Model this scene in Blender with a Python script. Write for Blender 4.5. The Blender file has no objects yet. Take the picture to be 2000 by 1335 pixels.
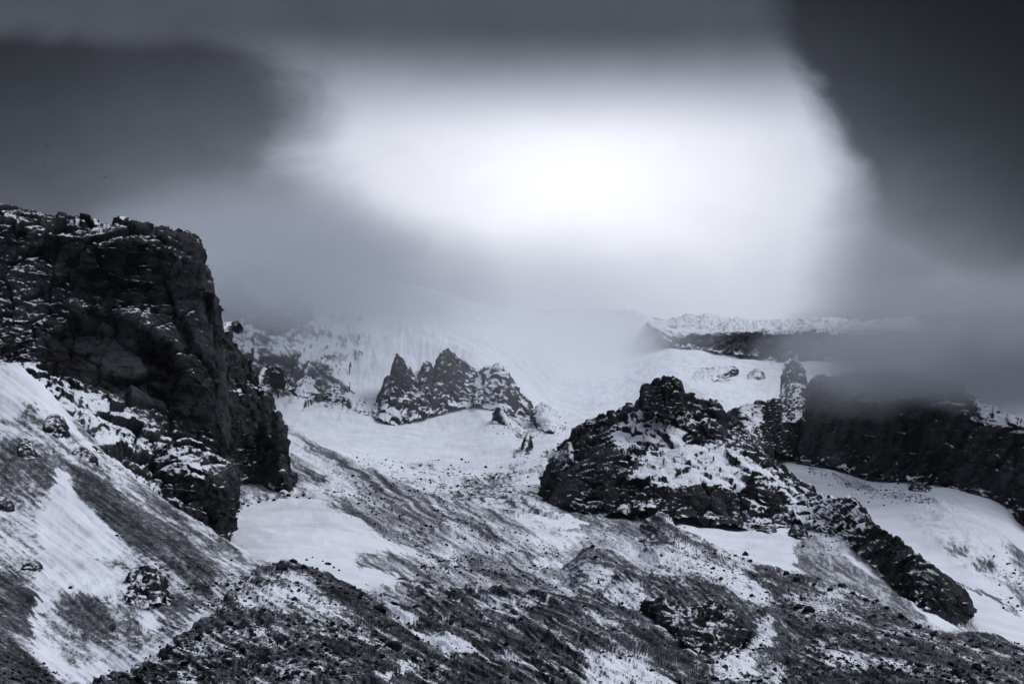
import bpy, math, random
import numpy as np

# ----------------------------------------------------------------------------
# camera, sky, sun, exposure
# ----------------------------------------------------------------------------
scene = bpy.context.scene
col = scene.collection
FPX, HOR, CAMZ = 4705.0, 1300.0, 1.7          # focal length in photo pixels, horizon row, eye height
PITCH = math.atan((HOR - 667.5) / FPX)
CP, SP = math.cos(PITCH), math.sin(PITCH)

cam_d = bpy.data.cameras.new('camera')
cam_d.sensor_width = 36.0
cam_d.lens = FPX / 2000.0 * 36.0
cam_d.clip_start, cam_d.clip_end = 1.0, 60000.0
cam = bpy.data.objects.new('camera', cam_d)
cam.location = (0, 0, CAMZ)
cam.rotation_euler = (math.radians(90) + PITCH, 0, 0)
col.objects.link(cam)
scene.camera = cam

SUN_ELEV, SUN_AZ = math.radians(46), math.radians(84)      # azimuth clockwise from the view direction (+Y)
sun_d = bpy.data.lights.new('sun', 'SUN')
sun_d.energy = 1.4
sun_d.angle = math.radians(38)
sun_d.color = (0.96, 0.98, 1.0)
sun = bpy.data.objects.new('sun', sun_d)
sun.rotation_euler = (math.radians(90) - SUN_ELEV, 0, math.radians(180) - SUN_AZ)
col.objects.link(sun)

scene.view_settings.view_transform = 'Standard'
scene.view_settings.look = 'None'
scene.view_settings.gamma = 1.0
scene.view_settings.use_curve_mapping = False
scene.view_settings.exposure = 0.45
scene.cycles.use_denoising = True
scene.cycles.max_bounces = 5
scene.cycles.diffuse_bounces = 2
scene.cycles.glossy_bounces = 1
scene.cycles.transmission_bounces = 0
scene.cycles.volume_bounces = 2
scene.cycles.volume_max_steps = 64
scene.cycles.sample_clamp_indirect = 4.0


class NT:
    """tiny helper for node trees"""
    def __init__(s, tree):
        s.t = tree
        tree.nodes.clear()

    def n(s, typ, **kw):
        nd = s.t.nodes.new(typ)
        for k, v in kw.items():
            setattr(nd, k, v)
        return nd

    def put(s, sock, v):
        if isinstance(v, bpy.types.NodeSocket):
            s.t.links.new(v, sock)
        else:
            sock.default_value = v

    def m(s, op, a, b=None, c=None, clamp=False):
        nd = s.n('ShaderNodeMath', operation=op, use_clamp=clamp)
        for i, v in enumerate((a, b, c)):
            if v is not None:
                s.put(nd.inputs[i], v)
        return nd.outputs[0]

    def ss(s, v, a, b, lo=0.0, hi=1.0):
        nd = s.n('ShaderNodeMapRange', interpolation_type='SMOOTHSTEP')
        for i, x in enumerate((v, a, b, lo, hi)):
            s.put(nd.inputs[i], x)
        return nd.outputs[0]

    def mixc(s, f, a, b):
        nd = s.n('ShaderNodeMix', data_type='RGBA')
        s.put(nd.inputs[0], f)
        s.put(nd.inputs[6], a)
        s.put(nd.inputs[7], b)
        return nd.outputs[2]

    def noise(s, vec, scale, detail=3.0, rough=0.5, dist=0.0):
        nd = s.n('ShaderNodeTexNoise')
        s.put(nd.inputs['Vector'], vec)
        nd.inputs['Scale'].default_value = scale
        nd.inputs['Detail'].default_value = detail
        nd.inputs['Roughness'].default_value = rough
        nd.inputs['Distortion'].default_value = dist
        return nd.outputs['Fac']

    def ramp(s, v, stops):
        nd = s.n('ShaderNodeValToRGB')
        cr = nd.color_ramp
        cr.interpolation = 'EASE'
        while len(cr.elements) < len(stops):
            cr.elements.new(0.5)
        for e, (p, c) in zip(cr.elements, stops):
            e.position = p
            e.color = (*c, 1) if len(c) == 3 else c
        s.put(nd.inputs[0], v)
        return nd.outputs[0]


# sky: an overcast Nishita sky under a lid of cloud that is torn open round the low sun
world = bpy.data.worlds.new('World')
scene.world = world
world.use_nodes = True
k = NT(world.node_tree)
geo = k.n('ShaderNodeTexCoord').outputs['Generated']
sep = k.n('ShaderNodeSeparateXYZ')
k.put(sep.inputs[0], geo)
dx, dy, dz = sep.outputs
az = k.m('DEGREES', k.m('ARCTAN2', dx, dy)) if False else k.m('MULTIPLY', k.m('ARCTAN2', dx, dy), 57.2958)   # degrees right of +Y
el = k.m('MULTIPLY', k.m('ARCSINE', dz), 57.2958)                                                          # degrees above horizon
wv = k.n('ShaderNodeVectorMath', operation='SCALE')
k.put(wv.inputs[0], geo)
wv.inputs['Scale'].default_value = 1.0
st2 = k.n('ShaderNodeVectorMath', operation='MULTIPLY')
k.put(st2.inputs[0], geo); st2.inputs[1].default_value = (1.0, 1.0, 1.25)
nA = k.m('SUBTRACT', k.noise(st2.outputs[0], 7.0, 6, 0.55, 0.5), 0.5)
nB = k.m('SUBTRACT', k.noise(st2.outputs[0], 19.0, 7, 0.6, 0.8), 0.5)
nC = k.m('SUBTRACT', k.noise(st2.outputs[0], 46.0, 6, 0.62, 0.4), 0.5)
w1 = k.m('ADD', k.m('MULTIPLY', nA, 1.6), k.m('ADD', k.m('MULTIPLY', nB, 1.5), k.m('MULTIPLY', nC, 0.7)))
w2 = k.m('ADD', k.m('MULTIPLY', nA, -1.4), k.m('MULTIPLY', nB, 1.2))
azw, elw = k.m('ADD', az, w1), k.m('ADD', el, k.m('MULTIPLY', w2, 0.5))


def curve(v, pts, ylo, yhi):
    """piecewise curve through (x, y) points"""
    x0, x1 = pts[0][0], pts[-1][0]
    t = k.m('DIVIDE', k.m('SUBTRACT', v, x0), x1 - x0)
    c = k.ramp(t, [((x - x0) / (x1 - x0), ((y - ylo) / (yhi - ylo),) * 3) for x, y in pts])
    k.t.nodes[-1].color_ramp.interpolation = 'CARDINAL'
    bw = k.n('ShaderNodeRGBToBW')
    k.put(bw.inputs[0], c)
    return k.m('ADD', ylo, k.m('MULTIPLY', bw.outputs[0], yhi - ylo))


def blob(a, e, ca, ce, ra, re, p=1.0):
    x = k.m('DIVIDE', k.m('SUBTRACT', a, ca), ra)
    y = k.m('DIVIDE', k.m('SUBTRACT', e, ce), re)
    r2 = k.m('ADD', k.m('MULTIPLY', x, x), k.m('MULTIPLY', y, y))
    return k.m('EXPONENT', k.m('MULTIPLY', k.m('POWER', r2, p), -1.0))


# cloud on the left: its edge bulges high up and trails down to the right as fog
edgeL = curve(elw, [(6.0, 1.0), (8.5, -1.0), (9.3, -1.9), (10.0, -2.8), (10.7, -3.7), (11.4, -4.3), (12.0, -4.5), (12.7, -4.5), (13.4, -4.8), (14.0, -5.3), (14.6, -6.0), (15.4, -7.0)], -20.0, 10.0)
sfL = k.ss(el, 13.0, 9.2, 1.5, 2.2)
dL = k.ss(k.m('DIVIDE', k.m('SUBTRACT', edgeL, azw), sfL), -0.9, 1.2)
dL = k.m('MULTIPLY', dL, k.ss(k.m('ADD', el, k.m('MULTIPLY', w1, 0.3)), 15.1, 14.2))
# cloud curtain on the right
edgeR = curve(elw, [(6.0, 7.4), (8.0, 7.4), (9.25, 7.7), (10.1, 8.0), (11.3, 8.1), (11.9, 7.7), (12.9, 7.2), (13.9, 6.8), (14.5, 6.4), (15.1, 6.1), (17.0, 5.9)], 0.0, 10.0)
sfR = k.ss(el, 14.5, 9.0, 0.7, 1.5)
dR = k.ss(k.m('DIVIDE', k.m('SUBTRACT', azw, edgeR), sfR), -0.8, 1.0)
lid = k.ss(k.m('ADD', el, k.m('MULTIPLY', w2, 0.25)), 12.3, 15.2)       # the lid closes the gap at the top
core = blob(az, el, 1.7, 11.4, 5.2, 2.4, 1.0)
gap = k.m('ADD', 0.42, k.m('MULTIPLY', core, 0.36))


def falloff(c, b, az0, a, el0, lo, hi, cap):
    x = k.m('MINIMUM', k.m('MAXIMUM', k.m('SUBTRACT', az, az0), lo), hi)
    y = k.m('MINIMUM', k.m('MAXIMUM', k.m('SUBTRACT', el, el0), -5.0), 5.0)
    return k.m('MINIMUM', k.m('EXPONENT', k.m('ADD', c, k.m('ADD', k.m('MULTIPLY', x, b), k.m('MULTIPLY', y, a)))), cap)


cloudL = falloff(-2.17, 0.15, -7.0, -0.40, 11.5, -5.5, 8.0, 0.29)
cloudR = falloff(-2.35, -0.33, 9.0, -0.55, 11.0, -3.0, 4.0, 0.17)
lum = k.m('ADD', k.m('MULTIPLY', gap, k.m('SUBTRACT', 1.0, lid)), k.m('MULTIPLY', 0.058, lid))
lum = k.m('ADD', k.m('MULTIPLY', lum, k.m('SUBTRACT', 1.0, dL)), k.m('MULTIPLY', cloudL, dL))
lum = k.m('ADD', k.m('MULTIPLY', lum, k.m('SUBTRACT', 1.0, dR)), k.m('MULTIPLY', cloudR, dR))
opn = k.ss(lum, 0.1, 0.5)
lum = k.m('ADD', lum, k.ss(el, 17.0, 50.0, 0.0, 0.34))                  # overcast: the lid is thinner and brighter overhead
lum = k.m('MULTIPLY', lum, k.m('ADD', 1.0, k.m('ADD', k.m('MULTIPLY', nB, k.ss(opn, 0.0, 0.8, 0.60, 0.14)), k.m('MULTIPLY', nC, k.ss(opn, 0.0, 0.8, 0.20, 0.08)))))
tint = k.ramp(lum, [(0.0, (0.88, 0.95, 1.17)), (0.25, (0.90, 0.95, 1.13)), (0.7, (0.955, 0.98, 1.07))])
cl = k.n('ShaderNodeVectorMath', operation='SCALE')
k.put(cl.inputs[0], tint)
k.put(cl.inputs['Scale'], lum)
sky = k.n('ShaderNodeTexSky', sky_type='NISHITA', sun_disc=False, sun_elevation=SUN_ELEV, sun_rotation=SUN_AZ)
bg1 = k.n('ShaderNodeBackground')
k.put(bg1.inputs[0], sky.outputs[0])
bg1.inputs[1].default_value = 0.0015
bg2 = k.n('ShaderNodeBackground')
k.put(bg2.inputs[0], cl.outputs[0])
bg2.inputs[1].default_value = 1.0
ad = k.n('ShaderNodeAddShader')
k.t.links.new(bg1.outputs[0], ad.inputs[0])
k.t.links.new(bg2.outputs[0], ad.inputs[1])
wo = k.n('ShaderNodeOutputWorld')
k.t.links.new(ad.outputs[0], wo.inputs[0])

# ----------------------------------------------------------------------------
# numeric helpers
# ----------------------------------------------------------------------------
rng = np.random.default_rng(7)
_perm = rng.permutation(256).astype(np.int32)
_perm = np.concatenate([_perm, _perm, _perm])
_g = rng.normal(size=(256, 3)).astype(np.float32)
_g /= np.linalg.norm(_g, axis=1, keepdims=True)


def perlin(x, y, z):
    x = np.asarray(x, np.float32); y = np.asarray(y, np.float32); z = np.asarray(z, np.float32)
    xf, yf, zf = np.floor(x), np.floor(y), np.floor(z)
    X = xf.astype(np.int32) & 255; Y = yf.astype(np.int32) & 255; Z = zf.astype(np.int32) & 255
    x = x - xf; y = y - yf; z = z - zf
    u = x * x * x * (x * (x * 6 - 15) + 10); v = y * y * y * (y * (y * 6 - 15) + 10); w = z * z * z * (z * (z * 6 - 15) + 10)
    A = _perm[X]; B = _perm[X + 1]
    AA = _perm[A + Y]; AB = _perm[A + Y + 1]; BA = _perm[B + Y]; BB = _perm[B + Y + 1]

    def gr(h, a, b, c):
        q = _g[_perm[h]]
        return q[..., 0] * a + q[..., 1] * b + q[..., 2] * c
    x1, y1, z1 = x - 1, y - 1, z - 1
    a0 = gr(AA + Z, x, y, z); a1 = gr(BA + Z, x1, y, z)
    b0 = gr(AB + Z, x, y1, z); b1 = gr(BB + Z, x1, y1, z)
    c0 = gr(AA + Z + 1, x, y, z1); c1 = gr(BA + Z + 1, x1, y, z1)
    d0 = gr(AB + Z + 1, x, y1, z1); d1 = gr(BB + Z + 1, x1, y1, z1)
    a0 += u * (a1 - a0); b0 += u * (b1 - b0); c0 += u * (c1 - c0); d0 += u * (d1 - d0)
    a0 += v * (b0 - a0); c0 += v * (d0 - c0)
    return (a0 + w * (c0 - a0)) * 1.5


def fbm(P, s, octv=4, gain=0.5, off=0.0, ax=(1, 1, 1)):
    x, y, z = P[..., 0] * ax[0] / s + off, P[..., 1] * ax[1] / s + off * 1.7, P[..., 2] * ax[2] / s + off * 0.3
    r, a, t = 0, 1.0, 0.0
    for i in range(octv):
        r = r + a * perlin(x, y, z); t += a
        x, y, z, a = x * 2.03 + 11.3, y * 2.03 + 5.7, z * 2.03 + 3.1, a * gain
    return r / t


def ridged(P, s, octv=4, gain=0.5, off=0.0, ax=(1, 1, 1)):
    x, y, z = P[..., 0] * ax[0] / s + off, P[..., 1] * ax[1] / s + off * 1.7, P[..., 2] * ax[2] / s + off * 0.3
    r, a, t = 0, 1.0, 0.0
    for i in range(octv):
        r = r + a * (1 - 2 * np.abs(perlin(x, y, z))); t += a
        x, y, z, a = x * 2.07 + 7.3, y * 2.07 + 1.7, z * 2.07 + 9.1, a * gain
    return r / t


def sstep(x, a, b):
    t = np.clip((x - a) / (b - a), 0, 1)
    return t * t * (3 - 2 * t)


def pchip(xk, yk, x):
    """monotone cubic; yk (K,) or (K,N) with knots on axis 0"""
    xk = np.asarray(xk, float); yk = np.asarray(yk, float); x = np.asarray(x, float)
    h = np.diff(xk).reshape((-1,) + (1,) * (yk.ndim - 1))
    d = np.diff(yk, axis=0) / h
    m = np.zeros_like(yk)
    if len(xk) > 2:
        s = d[:-1] * d[1:]
        w1, w2 = 2 * h[1:] + h[:-1], h[1:] + 2 * h[:-1]
        with np.errstate(divide='ignore', invalid='ignore'):
            mm = (w1 + w2) / (w1 / d[:-1] + w2 / d[1:])
        m[1:-1] = np.where(s > 0, mm, 0)
    m[0], m[-1] = d[0], d[-1]
    i = np.clip(np.searchsorted(xk, x, side='right') - 1, 0, len(xk) - 2)
    hh = (xk[i + 1] - xk[i]).reshape((-1,) + (1,) * (yk.ndim - 1))
    t = (np.clip(x, xk[0], xk[-1]) - xk[i]).reshape(hh.shape) / hh
    y0, y1, m0, m1 = yk[i], yk[i + 1], m[i] * hh, m[i + 1] * hh
    return y0 * (1 + 2 * t) * (1 - t) ** 2 + m0 * t * (1 - t) ** 2 + y1 * t * t * (3 - 2 * t) + m1 * t * t * (t - 1)


def unproj(px, py, Y):
    cx, cy = (np.asarray(px, float) - 1000) / FPX, (667.5 - np.asarray(py, float)) / FPX
    wy, wz = CP - cy * SP, SP + cy * CP
    return np.stack([cx / wy * Y, np.broadcast_to(Y, np.shape(cx / wy * Y)), wz / wy * Y + CAMZ], -1)


def proj(P):
    x, y, z = P[..., 0], P[..., 1], P[..., 2] - CAMZ
    f = y * CP + z * SP
    u = z * CP - y * SP
    return 1000 + FPX * x / f, 667.5 - FPX * u / f


def polymask(px, py, poly, soft):
    """soft inside-ness of pixel points in a polygon"""
    poly = np.asarray(poly, float)
    out = np.zeros(px.shape)
    bb = (px > poly[:, 0].min() - soft) & (px < poly[:, 0].max() + soft) & (py > poly[:, 1].min() - soft) & (py < poly[:, 1].max() + soft)
    if not bb.any():
        return out
    x, y = px[bb], py[bb]
    ins = np.zeros(x.shape, bool)
    dist = np.full(x.shape, 1e9)
    n = len(poly)
    for i in range(n):
        ax_, ay = poly[i]; bx, by = poly[(i + 1) % n]
        c = ((ay > y) != (by > y))
        with np.errstate(divide='ignore', invalid='ignore'):
            c &= x < (bx - ax_) * (y - ay) / (by - ay + 1e-12) + ax_
        ins ^= c
        ex, ey = bx - ax_, by - ay
        t = np.clip(((x - ax_) * ex + (y - ay) * ey) / (ex * ex + ey * ey + 1e-9), 0, 1)
        dist = np.minimum(dist, np.hypot(x - ax_ - t * ex, y - ay - t * ey))
    out[bb] = sstep(np.where(ins, dist, -dist), -soft, soft)
    return out


# ----------------------------------------------------------------------------
# materials
# ----------------------------------------------------------------------------
def ground_material(name, rock_lo, rock_hi, fine, grain, snow_c=(0.74, 0.768, 0.84), edge=0.10, bump=0.25, amp=(0.5, 0.5), dust=0.0):
    mat = bpy.data.materials.new(name)
    mat.use_nodes = True
    k = NT(mat.node_tree)
    co = k.n('ShaderNodeTexCoord').outputs['Object']
    at = k.n('ShaderNodeAttribute', attribute_name='snow').outputs['Fac']
    tone = k.n('ShaderNodeAttribute', attribute_name='tone').outputs['Fac']
    f1 = k.noise(co, 1.0 / fine, 4, 0.6)
    f2 = k.noise(co, 1.0 / grain, 3, 0.65)
    s = k.m('ADD', at, k.m('MULTIPLY', k.m('SUBTRACT', f1, 0.5), amp[0]))
    s = k.m('ADD', s, k.m('MULTIPLY', k.m('SUBTRACT', f2, 0.5), amp[1]))
    fac = k.ss(s, -edge, edge)
    if dust:                                                     # a breath of snow lies on the gravel too
        fac = k.m('MAXIMUM', fac, k.m('MULTIPLY', k.ss(s, -0.65, 0.15), k.m('MULTIPLY', k.m('POWER', f2, 2.0), dust * 2.0)))
    rk = k.mixc(k.ss(k.m('ADD', k.m('MULTIPLY', k.m('SUBTRACT', f2, 0.5), 0.7), tone), 0.0, 1.0), (*rock_lo, 1), (*rock_hi, 1))
    sn = k.mixc(k.ss(k.noise(co, 0.05, 3, 0.6), 0.4, 0.65), (*snow_c, 1), (snow_c[0] * 0.9, snow_c[1] * 0.9, snow_c[2] * 0.91, 1))
    c = k.mixc(fac, rk, sn)
    bs = k.n('ShaderNodeBsdfPrincipled')
    k.put(bs.inputs['Base Color'], c)
    bs.inputs['Roughness'].default_value = 1.0
    bs.inputs['Specular IOR Level'].default_value = 0.04
    bp = k.n('ShaderNodeBump')
    bp.inputs['Strength'].default_value = bump
    bp.inputs['Distance'].default_value = grain * 1.2
    hgt = k.m('ADD', k.m('MULTIPLY', f2, k.m('SUBTRACT', 1.15, fac)), k.m('MULTIPLY', f1, 0.6))
    k.put(bp.inputs['Height'], hgt)
    k.put(bs.inputs['Normal'], bp.outputs[0])
    o = k.n('ShaderNodeOutputMaterial')
    k.t.links.new(bs.outputs[0], o.inputs[0])
    return mat


M_SCREE = ground_material('scree_and_snow', (0.008, 0.0085, 0.012), (0.050, 0.051, 0.059), 1.2, 0.5, edge=0.34, bump=0.4, amp=(0.55, 0.9), dust=0.45)
M_BOULDER = ground_material('bouldery_moraine', (0.006, 0.0065, 0.009), (0.032, 0.033, 0.040), 1.0, 0.45, edge=0.24, bump=0.6, amp=(0.6, 0.8), dust=0.34)
M_ROCK = ground_material('black_basalt', (0.003, 0.0034, 0.005), (0.060, 0.061, 0.070), 1.5, 0.6, edge=0.16, bump=0.7, amp=(0.4, 0.4), dust=0.05)
M_FAR = ground_material('far_slope', (0.010, 0.0105, 0.014), (0.045, 0.046, 0.054), 3.0, 1.0, edge=0.22, bump=0.5, amp=(0.5, 0.5), dust=0.12)

# ----------------------------------------------------------------------------
# sheets: every piece of terrain is lofted through 3-D lines (photo pixel + distance)
# ----------------------------------------------------------------------------
GW, GH = 500, 334
YBUF = np.full((GH, GW), 1e9)                    # nearest terrain met at each spot, for standing things on it
SHEETS = {}


def grid_normals(P):
    du = np.gradient(P, axis=1); dv = np.gradient(P, axis=0)
    n = np.cross(dv, du)
    n /= np.linalg.norm(n, axis=-1, keepdims=True) + 1e-12
    return n


def to_buf(P):
    a, b = proj(P)
    i = (a / 2000 * GW).astype(int); j = (b / 1335 * GH).astype(int)
    ok = (i >= 0) & (i < GW) & (j >= 0) & (j < GH)
    np.minimum.at(YBUF, (j[ok], i[ok]), P[..., 1][ok])


def mesh_from_grid(name, P, attrs, mat, kind=None):
    nv, nu = P.shape[:2]
    me = bpy.data.meshes.new(name)
    me.vertices.add(nv * nu)
    me.vertices.foreach_set('co', P.reshape(-1).astype(np.float32))
    idx = np.arange(nv * nu, dtype=np.int32).reshape(nv, nu)
    q = np.stack([idx[:-1, :-1], idx[1:, :-1], idx[1:, 1:], idx[:-1, 1:]], -1).reshape(-1, 4)
    if kind == 'structure' and name != 'ground':        # nothing is built far below the frame, where the base ground carries on
        low = (proj(P)[1] > 1385).reshape(-1)
        q = q[~low[q].all(1)]
    nf = len(q)
    me.loops.add(nf * 4)
    me.loops.foreach_set('vertex_index', q.reshape(-1))
    me.polygons.add(nf)
    me.polygons.foreach_set('loop_start', np.arange(0, nf * 4, 4, dtype=np.int32))
    me.polygons.foreach_set('use_smooth', np.ones(nf, bool))
    for an, av in attrs.items():
        a = me.attributes.new(an, 'FLOAT', 'POINT')
        a.data.foreach_set('value', av.reshape(-1).astype(np.float32))
    me.update()
    me.materials.append(mat)
    ob = bpy.data.objects.new(name, me)
    col.objects.link(ob)
    if kind:
        ob['kind'] = kind
    return ob


def loft(curves, u0, u1, q=0.55, qv=None, linear=False, skirt=(60, 0.75), roll=(0, 0, 0, 0), nskirt=10, dive=(0, 0, 0), ext=(0, 0)):
    """curves: top to bottom lists of (px, py, Y). Returns 3-D grid (rows top->bottom, columns left->right)."""
    qv = qv or q
    us = np.linspace(u0, u1, max(int((u1 - u0) * q), 12))
    if ext[0] or u0 <= -60:                             # outside the frame the land goes on, more coarsely
        us = np.concatenate([u0 - (ext[0] or 500) * np.linspace(1, 0, 26, endpoint=False) ** 1.6, us])
    if ext[1] or u1 >= 2080:
        us = np.concatenate([us, u1 + (ext[1] or 500) * np.linspace(0, 1, 27)[1:] ** 1.6])
    R, D = [], []
    for c in curves:
        c = np.array(c, float)
        R.append(pchip(c[:, 0], c[:, 1], us)); D.append(np.log(pchip(c[:, 0], c[:, 2], us)))
    R, D = np.array(R), np.array(D)
    gap = np.abs(np.diff(R, axis=0)).mean(1) + 0.05 * FPX * np.abs(np.diff(D, axis=0)).mean(1) + 1
    kn = np.concatenate([[0], np.cumsum(gap)])
    ext = np.percentile(np.abs(R[-1] - R[0]), 85)
    nv = max(int(max(ext, gap.sum() * 0.6) * qv), 10)
    t = np.linspace(0, kn[-1], nv)
    loft.rows = [int(round(x / kn[-1] * (nv - 1))) + (nskirt if skirt else 0) for x in kn]
    if linear:
        i = np.clip(np.searchsorted(kn, t, side='right') - 1, 0, len(kn) - 2)
        f = ((t - kn[i]) / (kn[i + 1] - kn[i]))[:, None]
        row, Y = R[i] * (1 - f) + R[i + 1] * f, np.exp(D[i] * (1 - f) + D[i + 1] * f)
    else:
        row, Y = pchip(kn, R, t), np.exp(pchip(kn, D, t))
    wl, wr, dl, dr = roll
    if wl:
        e = np.clip(1 - (us - us[0]) / wl, 0, 1); Y = Y + dl * (1 - np.sqrt(1 - e ** 2 * 0.999))[None]
    if wr:
        e = np.clip(1 - (us[-1] - us) / wr, 0, 1); Y = Y + dr * (1 - np.sqrt(1 - e ** 2 * 0.999))[None]
    P = unproj(np.broadcast_to(us, row.shape), row, Y)
    if dive[0]:                                         # the ends of a sheet sink under its neighbours
        P[..., 2] -= (dive[2] * np.clip(1 - (us - u0) / dive[0], 0, 1) ** 2)[None]
    if dive[1]:
        P[..., 2] -= (dive[2] * np.clip(1 - (u1 - us) / dive[1], 0, 1) ** 2)[None]
    if skirt:                                           # the far side of the crest, falling away behind it
        sd, sl = skirt
        s = np.linspace(1, 0, nskirt, endpoint=False)[:, None] ** 1.7
        B = np.repeat(P[:1], nskirt, 0).copy()
        B[..., 1] += sd * s
        B[..., 0] *= B[..., 1] / P[:1, :, 1]
        B[..., 2] -= sd * sl * s ** 1.4
        P = np.concatenate([B, P], 0)
    return P


def displace(P, disp, flat=None):
    n = grid_normals(P)
    return P + n * disp[..., None]


_jit = rng.random((256, 3)).astype(np.float32)
_rv = rng.normal(size=(256, 3)).astype(np.float32)
_rv /= np.linalg.norm(_rv, axis=1, keepdims=True)
_r1 = rng.random(256).astype(np.float32)


def cells(P, s, seed, ax=(1, 1, 1)):
    """broken blocks: distance to the block edge, a random level per block and a random tilt of its face"""
    q = (P * np.array(ax) / s + seed * 3.7).astype(np.float32)
    shp = q.shape[:-1]
    q = q.reshape(-1, 3)
    b = np.floor(q).astype(np.int32)
    f1 = np.full(len(q), 9e9, np.float32); f2 = f1.copy()
    hid = np.zeros(len(q), np.int32); dv = np.zeros_like(q)
    for i in (-1, 0, 1):
        for j in (-1, 0, 1):
            for l in (-1, 0, 1):
                c = b + np.array([i, j, l], np.int32)
                h = _perm[_perm[_perm[c[:, 0] & 255] + (c[:, 1] & 255)] + (c[:, 2] & 255)]
                d = q - c - _jit[h]
                dd = (d * d).sum(1)
                near = dd < f1
                f2 = np.where(near, f1, np.minimum(f2, dd))
                f1 = np.where(near, dd, f1)
                hid = np.where(near, h, hid)
                dv = np.where(near[:, None], d, dv)
    edge = np.sqrt(f2) - np.sqrt(f1)
    lev = _r1[hid] - 0.5
    tilt = (dv * _rv[hid]).sum(1)
    return edge.reshape(shp), lev.reshape(shp), tilt.reshape(shp)


def rocky(P, s, amp, seed, strata=0.0, sh=9.0, ax=(1, 1, 1), block=1.0, busy0=0.12):
    """fractured rock: big buttresses, blocks, ledges; s = main feature size in metres. Returns points and a 0..1 tone."""
    n = grid_normals(P)
    w = np.stack([fbm(P, s * 1.1, 3, off=seed + i * 7.7) for i in range(3)], -1) * s * 0.3
    Q = P + w
    d = amp * (ridged(Q, s * 1.4, 3, 0.5, seed, ax) * 0.7 + fbm(Q, s * 0.7, 3, 0.5, seed + 3, ax) * 0.5)
    if strata:
        zz = (P[..., 2] + 4.0 * fbm(P, 35, 3, off=seed + 9) + 0.10 * P[..., 0]) / sh
        fr = zz - np.floor(zz)
        d = d + strata * (fr ** 2.5 - 0.35) * np.clip(0.7 + 1.4 * fbm(P, 22, 2, off=seed + 4), 0, 1.6)
    tone = 0
    a = amp * 0.6 * block
    cs = s * 0.5
    busy = np.clip(0.35 + 1.5 * fbm(P, s * 2.2, 2, off=seed + 14), busy0, 1.2)          # some faces are clean, some shattered
    for i, (kk, ka, axx) in enumerate(((1.0, 1.0, (1, 1, 0.55)), (0.45, 0.55, (0.8, 0.8, 1.5)), (0.17, 0.26, (1, 1, 1.5)))):
        e, lev, tl = cells(P + w * (0.6, 0.3, 0.1)[i], cs * kk, seed + i, axx)
        m = 1.0 if i == 0 else busy
        d = d + a * ka * m * (0.9 * lev + 1.0 * tl) - a * ka * m * 0.35 * np.exp(-e / 0.05)
        tone = tone + (0.30, 0.26, 0.2)[i] * lev - (0.22, 0.2, 0.12)[i] * np.exp(-e / 0.05)
    d = d + amp * 0.12 * fbm(P, s * 0.08, 3, 0.65, seed + 6)
    tone = 0.42 + tone + 0.75 * fbm(P, s * 1.8, 3, 0.55, seed + 8) + 0.35 * fbm(P, s * 0.2, 3, 0.6, seed + 12)
    return P + n * d[..., None], np.clip(tone, 0, 1)


def smoothgrid(a, n):
    for _ in range(n):
        b = a.copy()
        b[1:-1] = (a[:-2] + 2 * a[1:-1] + a[2:]) / 4
        a = b.copy()
        a[:, 1:-1] = (b[:, :-2] + 2 * b[:, 1:-1] + b[:, 2:]) / 4
    return a


def streaks(px, py, ang, L, w, seed, octv=3):
    """0..1 stripe noise running at ang degrees (down-right positive) in the sheet's own surface coordinates"""
    a = math.radians(ang) if np.isscalar(ang) else np.radians(ang)
    s = px * np.cos(a) + py * np.sin(a); t = -px * np.sin(a) + py * np.cos(a)
    r, am, tot = 0, 1.0, 0
    for i in range(octv):
        r = r + am * perlin(s / L + seed, t / w + seed * 1.3, np.full(s.shape, seed + i * 3.3)); tot += am
        L, w, am = L * 0.5, w * 0.5, am * 0.7
    return r / tot


def mix_masks(cover, px, py, masks):
    for poly, val, soft in masks:
        m = polymask(px, py, poly, soft)
        cover = cover * (1 - m) + val * m
    return cover


AX = (1, 0.55, 0.9)


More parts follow.
